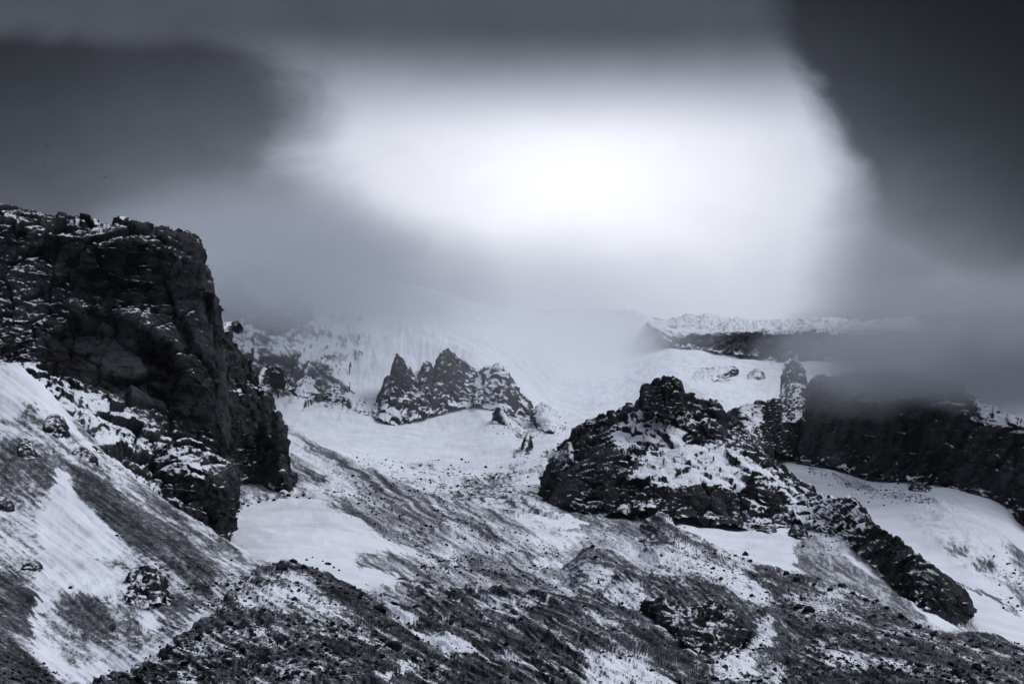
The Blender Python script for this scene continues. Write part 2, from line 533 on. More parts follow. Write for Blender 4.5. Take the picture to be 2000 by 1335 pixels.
def finish(name, P, cover, masks, mat, slope=0.6, ang=30.0, st=(60, 5, 0.5), sp=(6.0, 0.35), big=(40.0, 0.25), seed=1.0,
           kind=None, label=None, category=None, group=None, extra=None, warp=22.0, feather=38.0, tone=0.5):
    px, py = proj(P)
    n = grid_normals(P)
    nz = n[..., 2]
    nzs = smoothgrid(nz, 14)
    wx = warp * fbm(P, 45.0, 3, off=seed + 21); wy = warp * fbm(P, 45.0, 3, off=seed + 31)
    jx = warp * 0.4 * fbm(P, 9.0, 2, off=seed + 41)
    sa = math.radians(ang)
    fe = feather * streaks(px + wx, py + wy, ang, 55, 4.5, seed + 5, 3)
    c = mix_masks(np.full(px.shape, float(cover)), px + wx + jx + fe * math.cos(sa), py + wy * 0.6 + jx + fe * math.sin(sa), masks)
    noise = st[2] * streaks(px + wx * 0.7, py + wy * 0.7, ang, st[0], st[1], seed) if st[2] else 0
    noise = noise + sp[1] * fbm(P, sp[0], 3, 0.6, seed + 2, AX) + big[1] * fbm(P, big[0], 3, 0.5, seed + 3)
    mid = 1 - np.abs(2 * np.clip(c, 0, 1) - 1) ** 3              # fully bare and fully snowed places stay calm
    s = (c - 0.5) * 1.5 + noise * (0.35 + 0.65 * mid) + slope * (nz - nzs) * (0.4 + 0.6 * mid)
    if extra is not None:
        s = s + extra(P, px, py, nz)
    tn = np.clip(tone + 0.5 * fbm(P, 14.0, 3, 0.55, seed + 51) + 0.4 * fbm(P, 2.5, 2, 0.6, seed + 61), 0, 1)
    ob = mesh_from_grid(name, P, {'snow': s, 'tone': tn}, mat, kind)
    if label:
        ob['label'] = label
        ob['category'] = category
    if group:
        ob['group'] = group
    to_buf(P)
    SHEETS[name] = (P, px, py, n)
    return ob


# --- base ground: a wide sheet under everything, out to the horizon --------------------------------
gx = np.sign(np.linspace(-1, 1, 61)) * np.abs(np.linspace(-1, 1, 61)) ** 2.0 * 9000
gy = np.concatenate([np.linspace(-6000, 0, 12), np.linspace(60, 420, 10), np.linspace(500, 9000, 40)])
GX, GY = np.meshgrid(gx, gy[::-1])
gz = np.where(GY < 420, np.clip(-2 - (GY - 0) * 0.012, -12, 0), -12 + (GY - 420) * 0.055) - 12 * sstep(GY, 380, 600)
gz = np.where(GY > 1200, gz * 0.5, gz)
G = np.stack([GX, GY, gz + 6 * fbm(np.stack([GX, GY, gz], -1), 300, 3)], -1)
G[..., 2] = np.where(np.hypot(GX, GY) < 100, np.minimum(G[..., 2], -0.2), G[..., 2])
gob = mesh_from_grid('ground', G, {'snow': 0.2 + 0.6 * fbm(G, 200, 3)}, M_SCREE, 'structure')

# --- back of the bowl: snow wall, the valley floor and the far right slope ----------------------------
C_back = [(340, 490, 2080), (450, 495, 2080), (560, 515, 2100), (640, 535, 2120), (800, 560, 2180), (900, 585, 2260), (1000, 605, 2450), (1150, 600, 3100), (1300, 620, 2900), (1500, 640, 2750), (1800, 640, 2700), (2080, 650, 2700)]
C_mid = [(340, 610, 1930), (450, 625, 1930), (560, 650, 1930), (640, 650, 1960), (760, 645, 1970), (860, 655, 1980), (940, 690, 1970), (1020, 740, 1990), (1100, 760, 2250), (1200, 750, 2350), (1320, 700, 2450), (1450, 700, 2450), (1600, 700, 2400), (1800, 700, 2300), (2080, 720, 2300)]
C_foot = [(340, 760, 1800), (500, 755, 1800), (600, 780, 1800), (700, 805, 1780), (800, 815, 1790), (900, 805, 1830), (980, 815, 1800), (1040, 830, 1800), (1100, 830, 1850), (1200, 810, 1900), (1320, 790, 1950), (1430, 790, 2000), (1600, 820, 2050), (1800, 850, 2050), (2080, 900, 2000)]
C_bowl = [(340, 880, 1550), (560, 868, 1580), (700, 888, 1560), (850, 905, 1540), (960, 900, 1540), (1030, 890, 1540), (1100, 880, 1550), (1250, 870, 1650), (1430, 890, 1800), (1600, 900, 1850), (1800, 950, 1850), (2080, 1000, 1800)]
C_vall = [(340, 990, 1250), (560, 930, 1320), (700, 950, 1280), (850, 975, 1210), (960, 985, 1160), (1050, 975, 1200), (1150, 975, 1250), (1430, 1000, 1600), (1600, 1030, 1650), (1800, 1060, 1650), (2080, 1100, 1600)]
C_vend = [(340, 1060, 1000), (560, 1010, 1100), (850, 1060, 1000), (960, 1080, 960), (1050, 1095, 920), (1150, 1110, 930), (1430, 1080, 1450), (1600, 1110, 1450), (1800, 1140, 1450), (2080, 1180, 1450)]
P = loft([C_back, C_mid, C_foot, C_bowl, C_vall, C_vend], 340, 2080, q=0.46, qv=0.3, ext=(420, 500))
P = displace(P, 9 * fbm(P, 160, 4) + 2.0 * fbm(P, 30, 4, 0.6, 4))
px, py = proj(P)
up = sstep(py, 900, 780)
P = displace(P, (2.5 * ridged(P, 26, 3, 0.5, 5, (1, 0.25, 0.25)) + 1.6 * fbm(P, 10, 3, 0.6, 6, AX)) * up * 0.7 + 0.5 * fbm(P, 6, 3, 0.6, 8, AX) * (1 - up))
px, py = proj(P)
wall = polymask(px, py, [(380, 500), (700, 520), (720, 700), (690, 800), (560, 800), (380, 760)], 40)
ser = polymask(px, py, [(690, 640), (790, 620), (930, 680), (940, 720), (780, 760), (700, 760)], 22)
e, lev, tl = cells(P, 24, 3.0, (1, 0.35, 0.8))
P = displace(P, wall * (8 * ridged(P, 55, 4, 0.5, 77, (1, 0.5, 0.8)) + 3.0 * lev + 3.5 * tl) + ser * (1.5 * ridged(P, 7, 2, 0.5, 78, (1, 0.08, 0.12)) + 1.5 * ridged(P, 26, 2, 0.5, 79)))
finish('snow_slope', P, 1.05, [
    ([(380, 500), (640, 540), (700, 600), (690, 800), (560, 800), (380, 760)], 0.64, 40),
    ([(420, 575), (640, 600), (640, 650), (560, 660), (480, 690), (420, 660)], 0.40, 25),
    ([(415, 585), (450, 548), (480, 560), (505, 610), (470, 628), (425, 605)], 0.15, 14),
    ([(450, 680), (540, 690), (640, 715), (690, 760), (680, 800), (600, 780), (500, 750)], 0.34, 16),
    ([(700, 640), (715, 650), (705, 740), (694, 740)], 0.62, 8),
    ([(735, 760), (900, 800), (760, 830), (690, 800)], 0.7, 12),
    ([(960, 780), (1040, 800), (1110, 820), (1095, 850), (1020, 860), (970, 830)], 0.55, 14),
    ([(1340, 715), (1440, 715), (1430, 750), (1350, 745)], 0.55, 10),
    ([(1360, 780), (1520, 740), (1430, 800)], 0.75, 12),
    # valley floor: rubble and streaks
    ([(700, 900), (820, 895), (900, 910), (980, 930), (1060, 960), (1110, 1000), (1100, 1060), (900, 1000), (760, 950)], 0.62, 12),
    ([(900, 935), (980, 915), (1060, 897), (1100, 900), (1075, 930), (1000, 945), (960, 985), (900, 985), (880, 960)], 0.50, 8),
    ([(960, 960), (1040, 950), (1090, 990), (1110, 1010), (1000, 1010)], 0.52, 8),
    ([(1000, 880), (1030, 860), (1045, 885), (1010, 905)], 0.5, 6),
    ([(1065, 875), (1110, 860), (1100, 905), (1065, 915)], 0.45, 6),
], M_FAR, slope=1.7, ang=28, st=(60, 6, 0.55), sp=(7, 0.45), seed=2.1, kind='structure')

# --- moraine crest with the snow basin on its left -----------------------------------------------------
C0 = [(400, 800, 1450), (540, 805, 1440), (560, 828, 1420), (620, 868, 1350), (700, 903, 1280), (770, 938, 1200), (850, 963, 1130), (920, 984, 1080), (980, 1008, 1040), (1040, 1040, 1000), (1085, 1068, 970), (1115, 1090, 940), (1170, 1130, 910)]
C1 = [(400, 900, 1250), (540, 895, 1290), (620, 945, 1180), (700, 965, 1120), (770, 985, 1070), (850, 1010, 1020), (920, 1030, 985), (1000, 1055, 950), (1085, 1090, 915), (1170, 1145, 890)]
C2 = [(400, 970, 1080), (540, 965, 1120), (640, 985, 1050), (700, 1012, 1000), (770, 1060, 930), (850, 1090, 895), (950, 1110, 875), (1085, 1125, 870), (1170, 1160, 865)]
C3 = [(400, 1060, 860), (540, 1070, 840), (640, 1090, 830), (740, 1110, 820), (850, 1125, 815), (950, 1135, 810), (1085, 1150, 810), (1170, 1180, 800)]
C4 = [(400, 1150, 700), (640, 1160, 690), (850, 1190, 690), (1000, 1210, 680), (1170, 1230, 680)]
P = loft([C0, C1, C2, C3, C4], 400, 1170, q=0.55, dive=(0, 60, 10))
P = displace(P, 3.0 * fbm(P, 60, 3) + 1.1 * ridged(P, 24, 3, 0.5, 3, (1, 0.5, 1)))
px, py = proj(P)
BASIN = [(440, 1030), (470, 985), (560, 970), (630, 975), (650, 1000), (700, 1010), (735, 1045), (780, 1070), (830, 1090), (850, 1110), (800, 1130), (700, 1150), (620, 1130), (540, 1105), (480, 1090)]
bm = polymask(px, py, BASIN, 14)
P = displace(P, (1.0 * fbm(P, 7, 4, 0.6, 12, AX) + 0.2 * ridged(P, 2.2, 2, 0.6, 14, AX)) * (1 - bm) + bm * 0.25 * fbm(P, 10, 3))
px, py = proj(P)
P = displace(P, (1 - bm) * 2.4 * streaks(px + 12 * fbm(P, 40, 2, off=3), py + 12 * fbm(P, 40, 2, off=8), 34, 160, 18, 5.5, 3))
finish('moraine_slope', P, 0.46, [
    ([(540, 830), (600, 880), (660, 930), (700, 960), (640, 975), (590, 960), (560, 900)], 0.95, 10),
    ([(570, 830), (700, 905), (800, 955), (780, 960), (680, 915), (590, 870)], 0.35, 8),
    ([(572, 880), (620, 920), (640, 940), (600, 950), (560, 930)], 0.45, 8),
    (BASIN, 1.2, 7),
    ([(560, 945), (640, 950), (660, 975), (560, 975)], 0.6, 8),
    ([(700, 1075), (770, 1080), (850, 1100), (900, 1130), (850, 1135), (780, 1125), (700, 1110)], 0.4, 7),
    ([(840, 1060), (900, 1080), (880, 1100), (840, 1085)], 0.85, 8),
    ([(1045, 1090), (1110, 1100), (1160, 1130), (1150, 1165), (1100, 1150), (1060, 1115)], 1.2, 7),
    ([(985, 1045), (1050, 1050), (1075, 1075), (1050, 1090), (1000, 1075)], 0.6, 10),
    ([(860, 1020), (920, 1030), (1000, 1080), (960, 1090), (880, 1060)], 0.66, 14),
    ([(900, 1100), (1000, 1115), (1100, 1150), (1000, 1145), (900, 1130)], 0.40, 8),
], M_SCREE, slope=0.7, ang=32, st=(110, 7, 0.75), sp=(2.2, 0.3), big=(40, 0.15), seed=3.3, kind='structure')

# --- scree apron and snow hollow under the knoll ---------------------------------------------------------
C0 = [(1000, 990, 1230), (1060, 965, 1260), (1150, 960, 1270), (1300, 960, 1260), (1450, 980, 1260), (1560, 955, 1250), (1620, 990, 1200), (1680, 1010, 1170), (1760, 1080, 1120), (1850, 1155, 1080), (1895, 1205, 1050), (1960, 1260, 1010), (2080, 1330, 950)]
C1 = [(1000, 1030, 1080), (1060, 1000, 1150), (1150, 1005, 1160), (1300, 1015, 1140), (1450, 1035, 1150), (1560, 1030, 1150), (1640, 1040, 1120), (1720, 1090, 1080), (1800, 1150, 1040), (1870, 1200, 1010), (1960, 1290, 960), (2080, 1350, 920)]
C2 = [(1000, 1060, 980), (1150, 1050, 1040), (1250, 1045, 1050), (1320, 1050, 1050), (1450, 1085, 1010), (1560, 1105, 1000), (1640, 1125, 980), (1720, 1160, 960), (1800, 1195, 950), (1870, 1230, 940), (2080, 1370, 860)]
C3 = [(1000, 1110, 880), (1150, 1085, 930), (1250, 1095, 930), (1320, 1100, 930), (1450, 1130, 900), (1640, 1180, 880), (1800, 1240, 860), (2080, 1400, 780)]
C4 = [(1000, 1190, 760), (1320, 1190, 770), (1640, 1250, 760), (1800, 1300, 740), (2080, 1450, 700)]
P = loft([C0, C1, C2, C3, C4], 1000, 2080, q=0.5, dive=(60, 0, 10))
P = displace(P, 2.5 * fbm(P, 50, 3, off=5) + 1.0 * ridged(P, 20, 3, 0.5, 6, (1, .6, 1)))
px, py = proj(P)
HOLLOW = [(1300, 1005), (1340, 1000), (1420, 1020), (1560, 1030), (1590, 1040), (1570, 1075), (1560, 1110), (1500, 1105), (1440, 1085), (1380, 1060), (1320, 1030)]
bm = polymask(px, py, HOLLOW, 12)
P = displace(P, (0.8 * fbm(P, 6, 4, 0.6, 22, AX) + 0.3 * ridged(P, 2.2, 2, 0.6, 24, AX)) * (1 - bm) + bm * 0.2 * fbm(P, 10, 3))
px, py = proj(P)
P = displace(P, (1 - bm) * 1.6 * streaks(px + 12 * fbm(P, 40, 2, off=3), py + 12 * fbm(P, 40, 2, off=8), 38, 120, 18, 5.5, 3))
finish('scree_apron', P, 0.52, [
    ([(1060, 985), (1180, 1003), (1290, 1005), (1340, 1030), (1300, 1060), (1200, 1040), (1110, 1030)], 0.42, 10),
    ([(1040, 1030), (1110, 1040), (1130, 1060), (1090, 1070)], 0.9, 8),
    ([(1210, 1060), (1300, 1080), (1400, 1110), (1380, 1130), (1280, 1110), (1200, 1085)], 0.7, 10),
    (HOLLOW, 1.2, 7),
    ([(1452, 1040), (1460, 1020), (1470, 1045), (1490, 1080), (1440, 1085)], 0.62, 8),
    ([(1560, 960), (1640, 980), (1660, 1030), (1650, 1060), (1600, 1060), (1575, 1030)], 0.86, 10),
    ([(1560, 1050), (1590, 1040), (1620, 1060), (1660, 1090), (1700, 1110), (1760, 1150), (1830, 1215), (1780, 1210), (1680, 1160), (1590, 1130), (1550, 1100)], 0.42, 9),
    ([(1660, 1060), (1700, 1090), (1740, 1130), (1840, 1200), (1860, 1230), (1830, 1222), (1760, 1165), (1690, 1115), (1650, 1080)], 1.0, 5),
], M_SCREE, slope=0.7, ang=38, st=(80, 6, 0.5), sp=(2.2, 0.3), big=(40, 0.2), seed=4.7, kind='structure')

# --- glacier tongue on the right -----------------------------------------------------------------------
C0 = [(1330, 740, 2000), (1380, 770, 1900), (1420, 790, 1850), (1520, 840, 1750), (1600, 870, 1700), (1700, 895, 1640), (1820, 905, 1580), (1900, 925, 1520), (1960, 955, 1470), (2000, 1000, 1420), (2080, 1060, 1380)]
C1 = [(1330, 800, 1850), (1380, 810, 1800), (1420, 830, 1740), (1520, 880, 1640), (1600, 910, 1580), (1700, 935, 1520), (1820, 940, 1470), (1900, 960, 1420), (1960, 995, 1370), (2000, 1040, 1330), (2080, 1100, 1290)]
C2 = [(1330, 860, 1700), (1420, 880, 1620), (1520, 920, 1520), (1600, 950, 1460), (1700, 980, 1390), (1780, 990, 1350), (1850, 1010, 1300), (1920, 1050, 1260), (2000, 1120, 1210), (2080, 1180, 1180)]
C3 = [(1330, 930, 1500), (1420, 950, 1450), (1520, 970, 1380), (1600, 1000, 1320), (1700, 1040, 1260), (1780, 1080, 1210), (1850, 1120, 1160), (1920, 1160, 1120), (2000, 1200, 1090), (2080, 1240, 1070)]
C4 = [(1330, 1030, 1300), (1520, 1060, 1220), (1700, 1130, 1110), (1800, 1190, 1050), (1900, 1250, 980), (2000, 1290, 940), (2080, 1330, 920)]
P = loft([C0, C1, C2, C3, C4], 1330, 2080, q=0.5)
P = displace(P, 3 * fbm(P, 70, 3, off=9))
px, py = proj(P)
ICE = [(1740, 955), (1830, 955), (1900, 985), (1960, 1050), (2050, 1120), (2050, 1200), (1960, 1160), (1880, 1120), (1820, 1060), (1770, 1010)]
im = polymask(px, py, ICE, 25)
P = displace(P, im * (2.4 * ridged(P, 22, 3, 0.5, 31) + 1.2 * fbm(P, 6, 3, 0.6, 32)) + 0.3 * fbm(P, 9, 3, 0.5, 33))
finish('glacier', P, 1.15, [
    (ICE, 0.72, 18),
    ([(1570, 905), (1640, 925), (1720, 955), (1800, 965), (1830, 975), (1760, 975), (1690, 965), (1620, 940), (1560, 912)], 0.55, 5),
    ([(1770, 945), (1810, 942), (1815, 955), (1780, 958)], 0.1, 4),
    ([(1840, 1075), (1870, 1060), (1895, 1045), (1890, 1075), (1860, 1090)], 0.5, 8),
    ([(1905, 1090), (1945, 1090), (1950, 1115), (1915, 1115)], 0.3, 8),
    ([(1960, 1050), (2080, 1120), (2080, 1180), (1990, 1120)], 0.4, 12),
    ([(1930, 1115), (2010, 1150), (2080, 1200), (2080, 1260), (1990, 1190)], 0.42, 10),
    ([(1820, 1105), (1850, 1125), (2000, 1200), (1990, 1205), (1840, 1130)], 0.35, 4),
], M_SCREE, slope=0.6, ang=42, st=(80, 7, 0.5), sp=(3.0, 0.4), seed=5.2, kind='structure')

# --- bouldery moraine ridge on the right -----------------------------------------------------------------
C0 = [(1230, 1000, 1090), (1290, 1006, 1060), (1340, 1040, 1020), (1400, 1068, 985), (1450, 1090, 950), (1500, 1108, 925), (1560, 1124, 900), (1640, 1150, 870), (1700, 1177, 845), (1760, 1205, 820), (1830, 1233, 795), (1900, 1243, 775), (2000, 1262, 750), (2080, 1280, 730)]
C1 = [(1230, 1040, 1000), (1290, 1050, 970), (1340, 1080, 930), (1400, 1110, 890), (1500, 1150, 850), (1640, 1190, 810), (1760, 1235, 770), (1900, 1275, 720), (2080, 1310, 680)]
C2 = [(1230, 1110, 880), (1340, 1120, 860), (1400, 1140, 840), (1500, 1180, 790), (1640, 1210, 760), (1760, 1250, 710), (1900, 1300, 650), (2080, 1340, 610)]
C3 = [(1230, 1190, 760), (1400, 1215, 740), (1500, 1225, 730), (1640, 1240, 690), (1760, 1275, 640), (1900, 1330, 580), (2080, 1370, 550)]
C4 = [(1230, 1330, 560), (1400, 1330, 560), (1500, 1330, 570), (1640, 1310, 590), (1760, 1330, 560), (1900, 1380, 510), (2080, 1420, 490)]
C5 = [(1230, 1450, 430), (1640, 1450, 430), (2080, 1500, 420)]
P = loft([C0, C1, C2, C3, C4, C5], 1230, 2080, q=0.58, dive=(70, 0, 14))
px, py = proj(P)
hol = polymask(px, py, [(1480, 1215), (1530, 1200), (1590, 1230), (1590, 1290), (1530, 1330), (1480, 1290)], 30)
P = displace(P, 2.2 * fbm(P, 40, 3, off=15) + 0.9 * ridged(P, 16, 3, 0.5, 16) - 3.0 * hol)
P = displace(P, 0.9 * fbm(P, 5, 4, 0.6, 42, AX) + 0.3 * ridged(P, 2.4, 2, 0.6, 44, AX))
px, py = proj(P)
P = displace(P, 1.8 * streaks(px + 12 * fbm(P, 40, 2, off=3), py + 12 * fbm(P, 40, 2, off=8), 26, 140, 24, 5.5, 3))
finish('moraine_ridge', P, 0.35, [
    ([(1290, 1006), (1400, 1068), (1480, 1100), (1460, 1130), (1380, 1090), (1300, 1050)], 0.5, 10),
    ([(1240, 1060), (1330, 1065), (1420, 1110), (1450, 1150), (1370, 1135), (1250, 1120)], 0.6, 12),
    ([(1380, 1100), (1470, 1130), (1520, 1180), (1460, 1175), (1400, 1145)], 0.72, 9),
    ([(1540, 1160), (1620, 1165), (1700, 1200), (1680, 1215), (1600, 1200), (1540, 1185)], 0.58, 12),
    ([(1500, 1190), (1620, 1215), (1760, 1240), (1900, 1300), (1990, 1340), (1860, 1320), (1700, 1270), (1560, 1230)], 0.26, 14),
    ([(1600, 1270), (1700, 1290), (1820, 1310), (1920, 1345), (1700, 1330), (1620, 1300)], 0.74, 14),
    ([(1560, 1310), (1700, 1300), (1840, 1320), (1900, 1345), (1600, 1345)], 0.2, 8),
    ([(1480, 1215), (1560, 1220), (1575, 1270), (1540, 1300), (1500, 1290)], 0.30, 14),
    ([(1450, 1180), (1500, 1210), (1480, 1260), (1440, 1320), (1380, 1320), (1400, 1290), (1470, 1255)], 0.8, 12),
], M_BOULDER, slope=1.0, ang=26, st=(80, 9, 0.7), sp=(1.9, 0.6), big=(26, 0.45), seed=6.1, kind='structure')

# --- small hump and the dark hump in front -----------------------------------------------------------------
C0 = [(1050, 1150, 900), (1100, 1108, 880), (1125, 1088, 872), (1150, 1072, 868), (1175, 1073, 862), (1200, 1080, 855), (1246, 1110, 835), (1320, 1150, 810)]
C1 = [(1050, 1165, 860), (1108, 1125, 840), (1156, 1100, 830), (1196, 1105, 825), (1246, 1128, 815), (1320, 1160, 795)]
C2 = [(1050, 1230, 760), (1156, 1200, 770), (1320, 1230, 740)]
P = loft([C0, C1, C2], 1050, 1320, q=0.6, dive=(60, 80, 10))
P = displace(P, 0.9 * ridged(P, 14, 3, 0.5, 17) + 0.7 * fbm(P, 4, 4, 0.6, 43, AX))
finish('moraine_hump', P, 0.45, [
    ([(1105, 1100), (1156, 1063), (1200, 1078), (1250, 1112), (1200, 1110), (1150, 1100), (1110, 1115)], 0.36, 9),
    ([(1150, 1095), (1210, 1105), (1200, 1150), (1150, 1150)], 0.6, 8),
], M_BOULDER, slope=0.9, ang=30, st=(40, 6, 0.5), sp=(1.8, 0.6), seed=6.9, kind='structure')

C0 = [(1100, 1170, 830), (1180, 1135, 820), (1217, 1121, 805), (1254, 1124, 795), (1316, 1130, 785), (1368, 1137, 770), (1408, 1150, 755), (1456, 1176, 735), (1510, 1200, 715), (1580, 1240, 690)]
C1 = [(1100, 1190, 790), (1180, 1165, 780), (1254, 1155, 765), (1316, 1160, 750), (1408, 1180, 725), (1456, 1205, 710), (1580, 1265, 670)]
C2 = [(1100, 1230, 730), (1180, 1205, 730), (1254, 1200, 715), (1316, 1215, 700), (1408, 1235, 690), (1456, 1245, 685), (1580, 1290, 650)]
C3 = [(1100, 1280, 670), (1254, 1250, 660), (1316, 1275, 650), (1408, 1295, 640), (1456, 1285, 640), (1580, 1320, 610)]
C4 = [(1100, 1400, 500), (1316, 1400, 490), (1580, 1420, 490)]
P = loft([C0, C1, C2, C3, C4], 1100, 1580, q=0.58, dive=(70, 80, 12))
P = displace(P, 1.3 * ridged(P, 18, 3, 0.5, 19) + 1.5 * fbm(P, 30, 2, off=7))
P = displace(P, 0.8 * fbm(P, 4, 4, 0.6, 45, AX) + 0.2 * ridged(P, 2.2, 2, 0.6, 46, AX))
px, py = proj(P)
P = displace(P, 1.6 * streaks(px + 12 * fbm(P, 40, 2, off=3), py + 12 * fbm(P, 40, 2, off=8), 40, 90, 14, 5.5, 3))
finish('dark_moraine_hump', P, 0.34, [
    ([(1195, 1130), (1250, 1128), (1265, 1170), (1240, 1200), (1190, 1175)], 0.62, 12),
    ([(1255, 1128), (1370, 1138), (1450, 1178), (1470, 1220), (1440, 1200), (1380, 1175), (1300, 1165), (1262, 1150)], 0.3, 9),
    ([(1225, 1190), (1262, 1185), (1285, 1225), (1330, 1250), (1365, 1290), (1400, 1290), (1460, 1262), (1478, 1225), (1500, 1200), (1500, 1250), (1460, 1290), (1420, 1330), (1370, 1330), (1300, 1260), (1240, 1215)], 0.92, 9),
    ([(1400, 1310), (1480, 1270), (1560, 1300), (1560, 1345), (1400, 1345)], 0.5, 12),
], M_BOULDER, slope=0.9, ang=40, st=(40, 5, 0.55), sp=(1.8, 0.5), seed=7.4, kind='structure')

# --- dark striped slope, lower centre -------------------------------------------------------------------------
C0 = [(560, 1190, 770), (640, 1165, 790), (700, 1145, 795), (760, 1134, 790), (840, 1139, 775), (930, 1148, 760), (1000, 1154, 750), (1080, 1159, 738), (1130, 1167, 725), (1180, 1186, 708), (1230, 1204, 690), (1290, 1234, 662), (1340, 1275, 630), (1400, 1328, 590), (1470, 1390, 550)]
C1 = [(560, 1220, 710), (640, 1195, 725), (760, 1165, 730), (930, 1172, 705), (1080, 1185, 690), (1180, 1215, 660), (1290, 1270, 615), (1400, 1360, 545), (1470, 1420, 520)]
C2 = [(560, 1270, 620), (760, 1220, 640), (930, 1220, 635), (1080, 1235, 615), (1180, 1265, 585), (1290, 1325, 540), (1470, 1460, 470)]
C3 = [(560, 1340, 520), (760, 1300, 530), (930, 1295, 530), (1080, 1310, 510), (1180, 1340, 490), (1470, 1500, 430)]
C4 = [(560, 1450, 420), (930, 1420, 420), (1470, 1560, 390)]
P = loft([C0, C1, C2, C3, C4], 560, 1470, q=0.6, dive=(80, 0, 10))
P = displace(P, 1.8 * fbm(P, 36, 3, off=25) + 1.3 * ridged(P, 15, 3, 0.55, 26, (1, .45, 1)))
P = displace(P, 0.6 * fbm(P, 4.5, 3, 0.55, 47, AX) + 0.15 * ridged(P, 2.0, 2, 0.6, 48, AX))
px, py = proj(P)
P = displace(P, 3.2 * streaks(px + 12 * fbm(P, 40, 2, off=3), py + 12 * fbm(P, 40, 2, off=8), 31, 190, 20, 5.5, 3))
finish('striped_moraine', P, 0.29, [
    ([(700, 1155), (790, 1140), (840, 1160), (800, 1180), (720, 1175)], 0.3, 10),
    ([(720, 1170), (760, 1170), (820, 1205), (810, 1220), (770, 1210), (730, 1190)], 1.0, 6),
    ([(800, 1235), (880, 1240), (925, 1250), (910, 1270), (850, 1275), (800, 1255)], 0.92, 9),
    ([(770, 1228), (800, 1232), (810, 1250), (780, 1245)], 0.9, 6),
    ([(980, 1265), (1000, 1275), (1015, 1290), (995, 1285)], 1.0, 5),
    ([(910, 1165), (1050, 1165), (1090, 1175), (1040, 1190), (930, 1185)], 0.52, 10),
    ([(1050, 1175), (1130, 1175), (1140, 1200), (1060, 1230), (1020, 1210)], 0.16, 12),
    ([(1140, 1185), (1200, 1200), (1230, 1230), (1170, 1220)], 0.52, 8),
    ([(1150, 1270), (1260, 1280), (1330, 1340), (1180, 1345), (1130, 1310)], 0.6, 16),
    ([(860, 1280), (960, 1290), (1050, 1345), (880, 1345)], 0.25, 14),
    ([(740, 1290), (800, 1280), (860, 1345), (760, 1345)], 0.5, 14),
], M_BOULDER, slope=1.0, ang=31, st=(130, 9, 1.0), sp=(1.6, 0.5), seed=8.6, kind='structure')

# --- talus slope below the left cliff ---------------------------------------------------------------------------
C0 = [(-80, 705, 800), (0, 709, 800), (40, 722, 800), (67, 745, 798), (119, 798, 795), (181, 856, 790), (238, 910, 785), (295, 958, 780), (380, 1021, 765), (428, 1054, 750), (475, 1078, 730), (533, 1104, 700), (600, 1150, 660)]
C1 = [(-80, 830, 755), (0, 830, 760), (67, 835, 760), (119, 860, 760), (181, 910, 755), (238, 955, 750), (295, 1000, 740), (380, 1060, 715), (475, 1110, 690), (600, 1170, 640)]
C2 = [(-80, 990, 690), (0, 990, 700), (119, 1000, 705), (238, 1040, 695), (295, 1065, 685), (380, 1105, 665), (475, 1145, 645), (600, 1200, 610)]
C3 = [(-80, 1140, 610), (0, 1150, 620), (119, 1150, 625), (238, 1155, 630), (295, 1160, 630), (380, 1180, 615), (475, 1200, 600), (600, 1240, 570)]
C4 = [(-80, 1240, 540), (0, 1250, 545), (60, 1280, 535), (130, 1315, 525), (190, 1320, 525), (290, 1290, 540), (380, 1235, 560), (475, 1240, 560), (600, 1280, 530)]
C5 = [(-80, 1310, 470), (0, 1320, 470), (130, 1345, 480), (290, 1345, 480), (475, 1350, 470), (600, 1380, 460)]
C6 = [(-80, 1430, 410), (600, 1450, 400)]
P = loft([C0, C1, C2, C3, C4, C5, C6], -60, 600, q=0.5)
P = displace(P, 2.2 * fbm(P, 45, 3, off=35) + 1.0 * ridged(P, 20, 3, 0.5, 36))
px, py = proj(P)
gul = polymask(px, py, [(100, 1150), (230, 1130), (330, 1120), (330, 1200), (260, 1270), (140, 1240)], 25)
scr = polymask(px, py, [(150, 900), (300, 970), (420, 1060), (520, 1120), (430, 1190), (330, 1120), (240, 1060), (150, 960)], 15)
P = displace(P, gul * 1.8 * ridged(P, 9, 3, 0.55, 37, (1, .4, .4)) + (1 - 0.7 * scr) * (0.5 * fbm(P, 4, 4, 0.6, 49, AX)) + scr * 0.25 * ridged(P, 5, 2, 0.5, 60, (1, .3, 1)))
px, py = proj(P)
P = displace(P, 1 * streaks(px + 12 * fbm(P, 40, 2, off=3), py + 12 * fbm(P, 40, 2, off=8), 38, 220, 16, 5.5, 3))
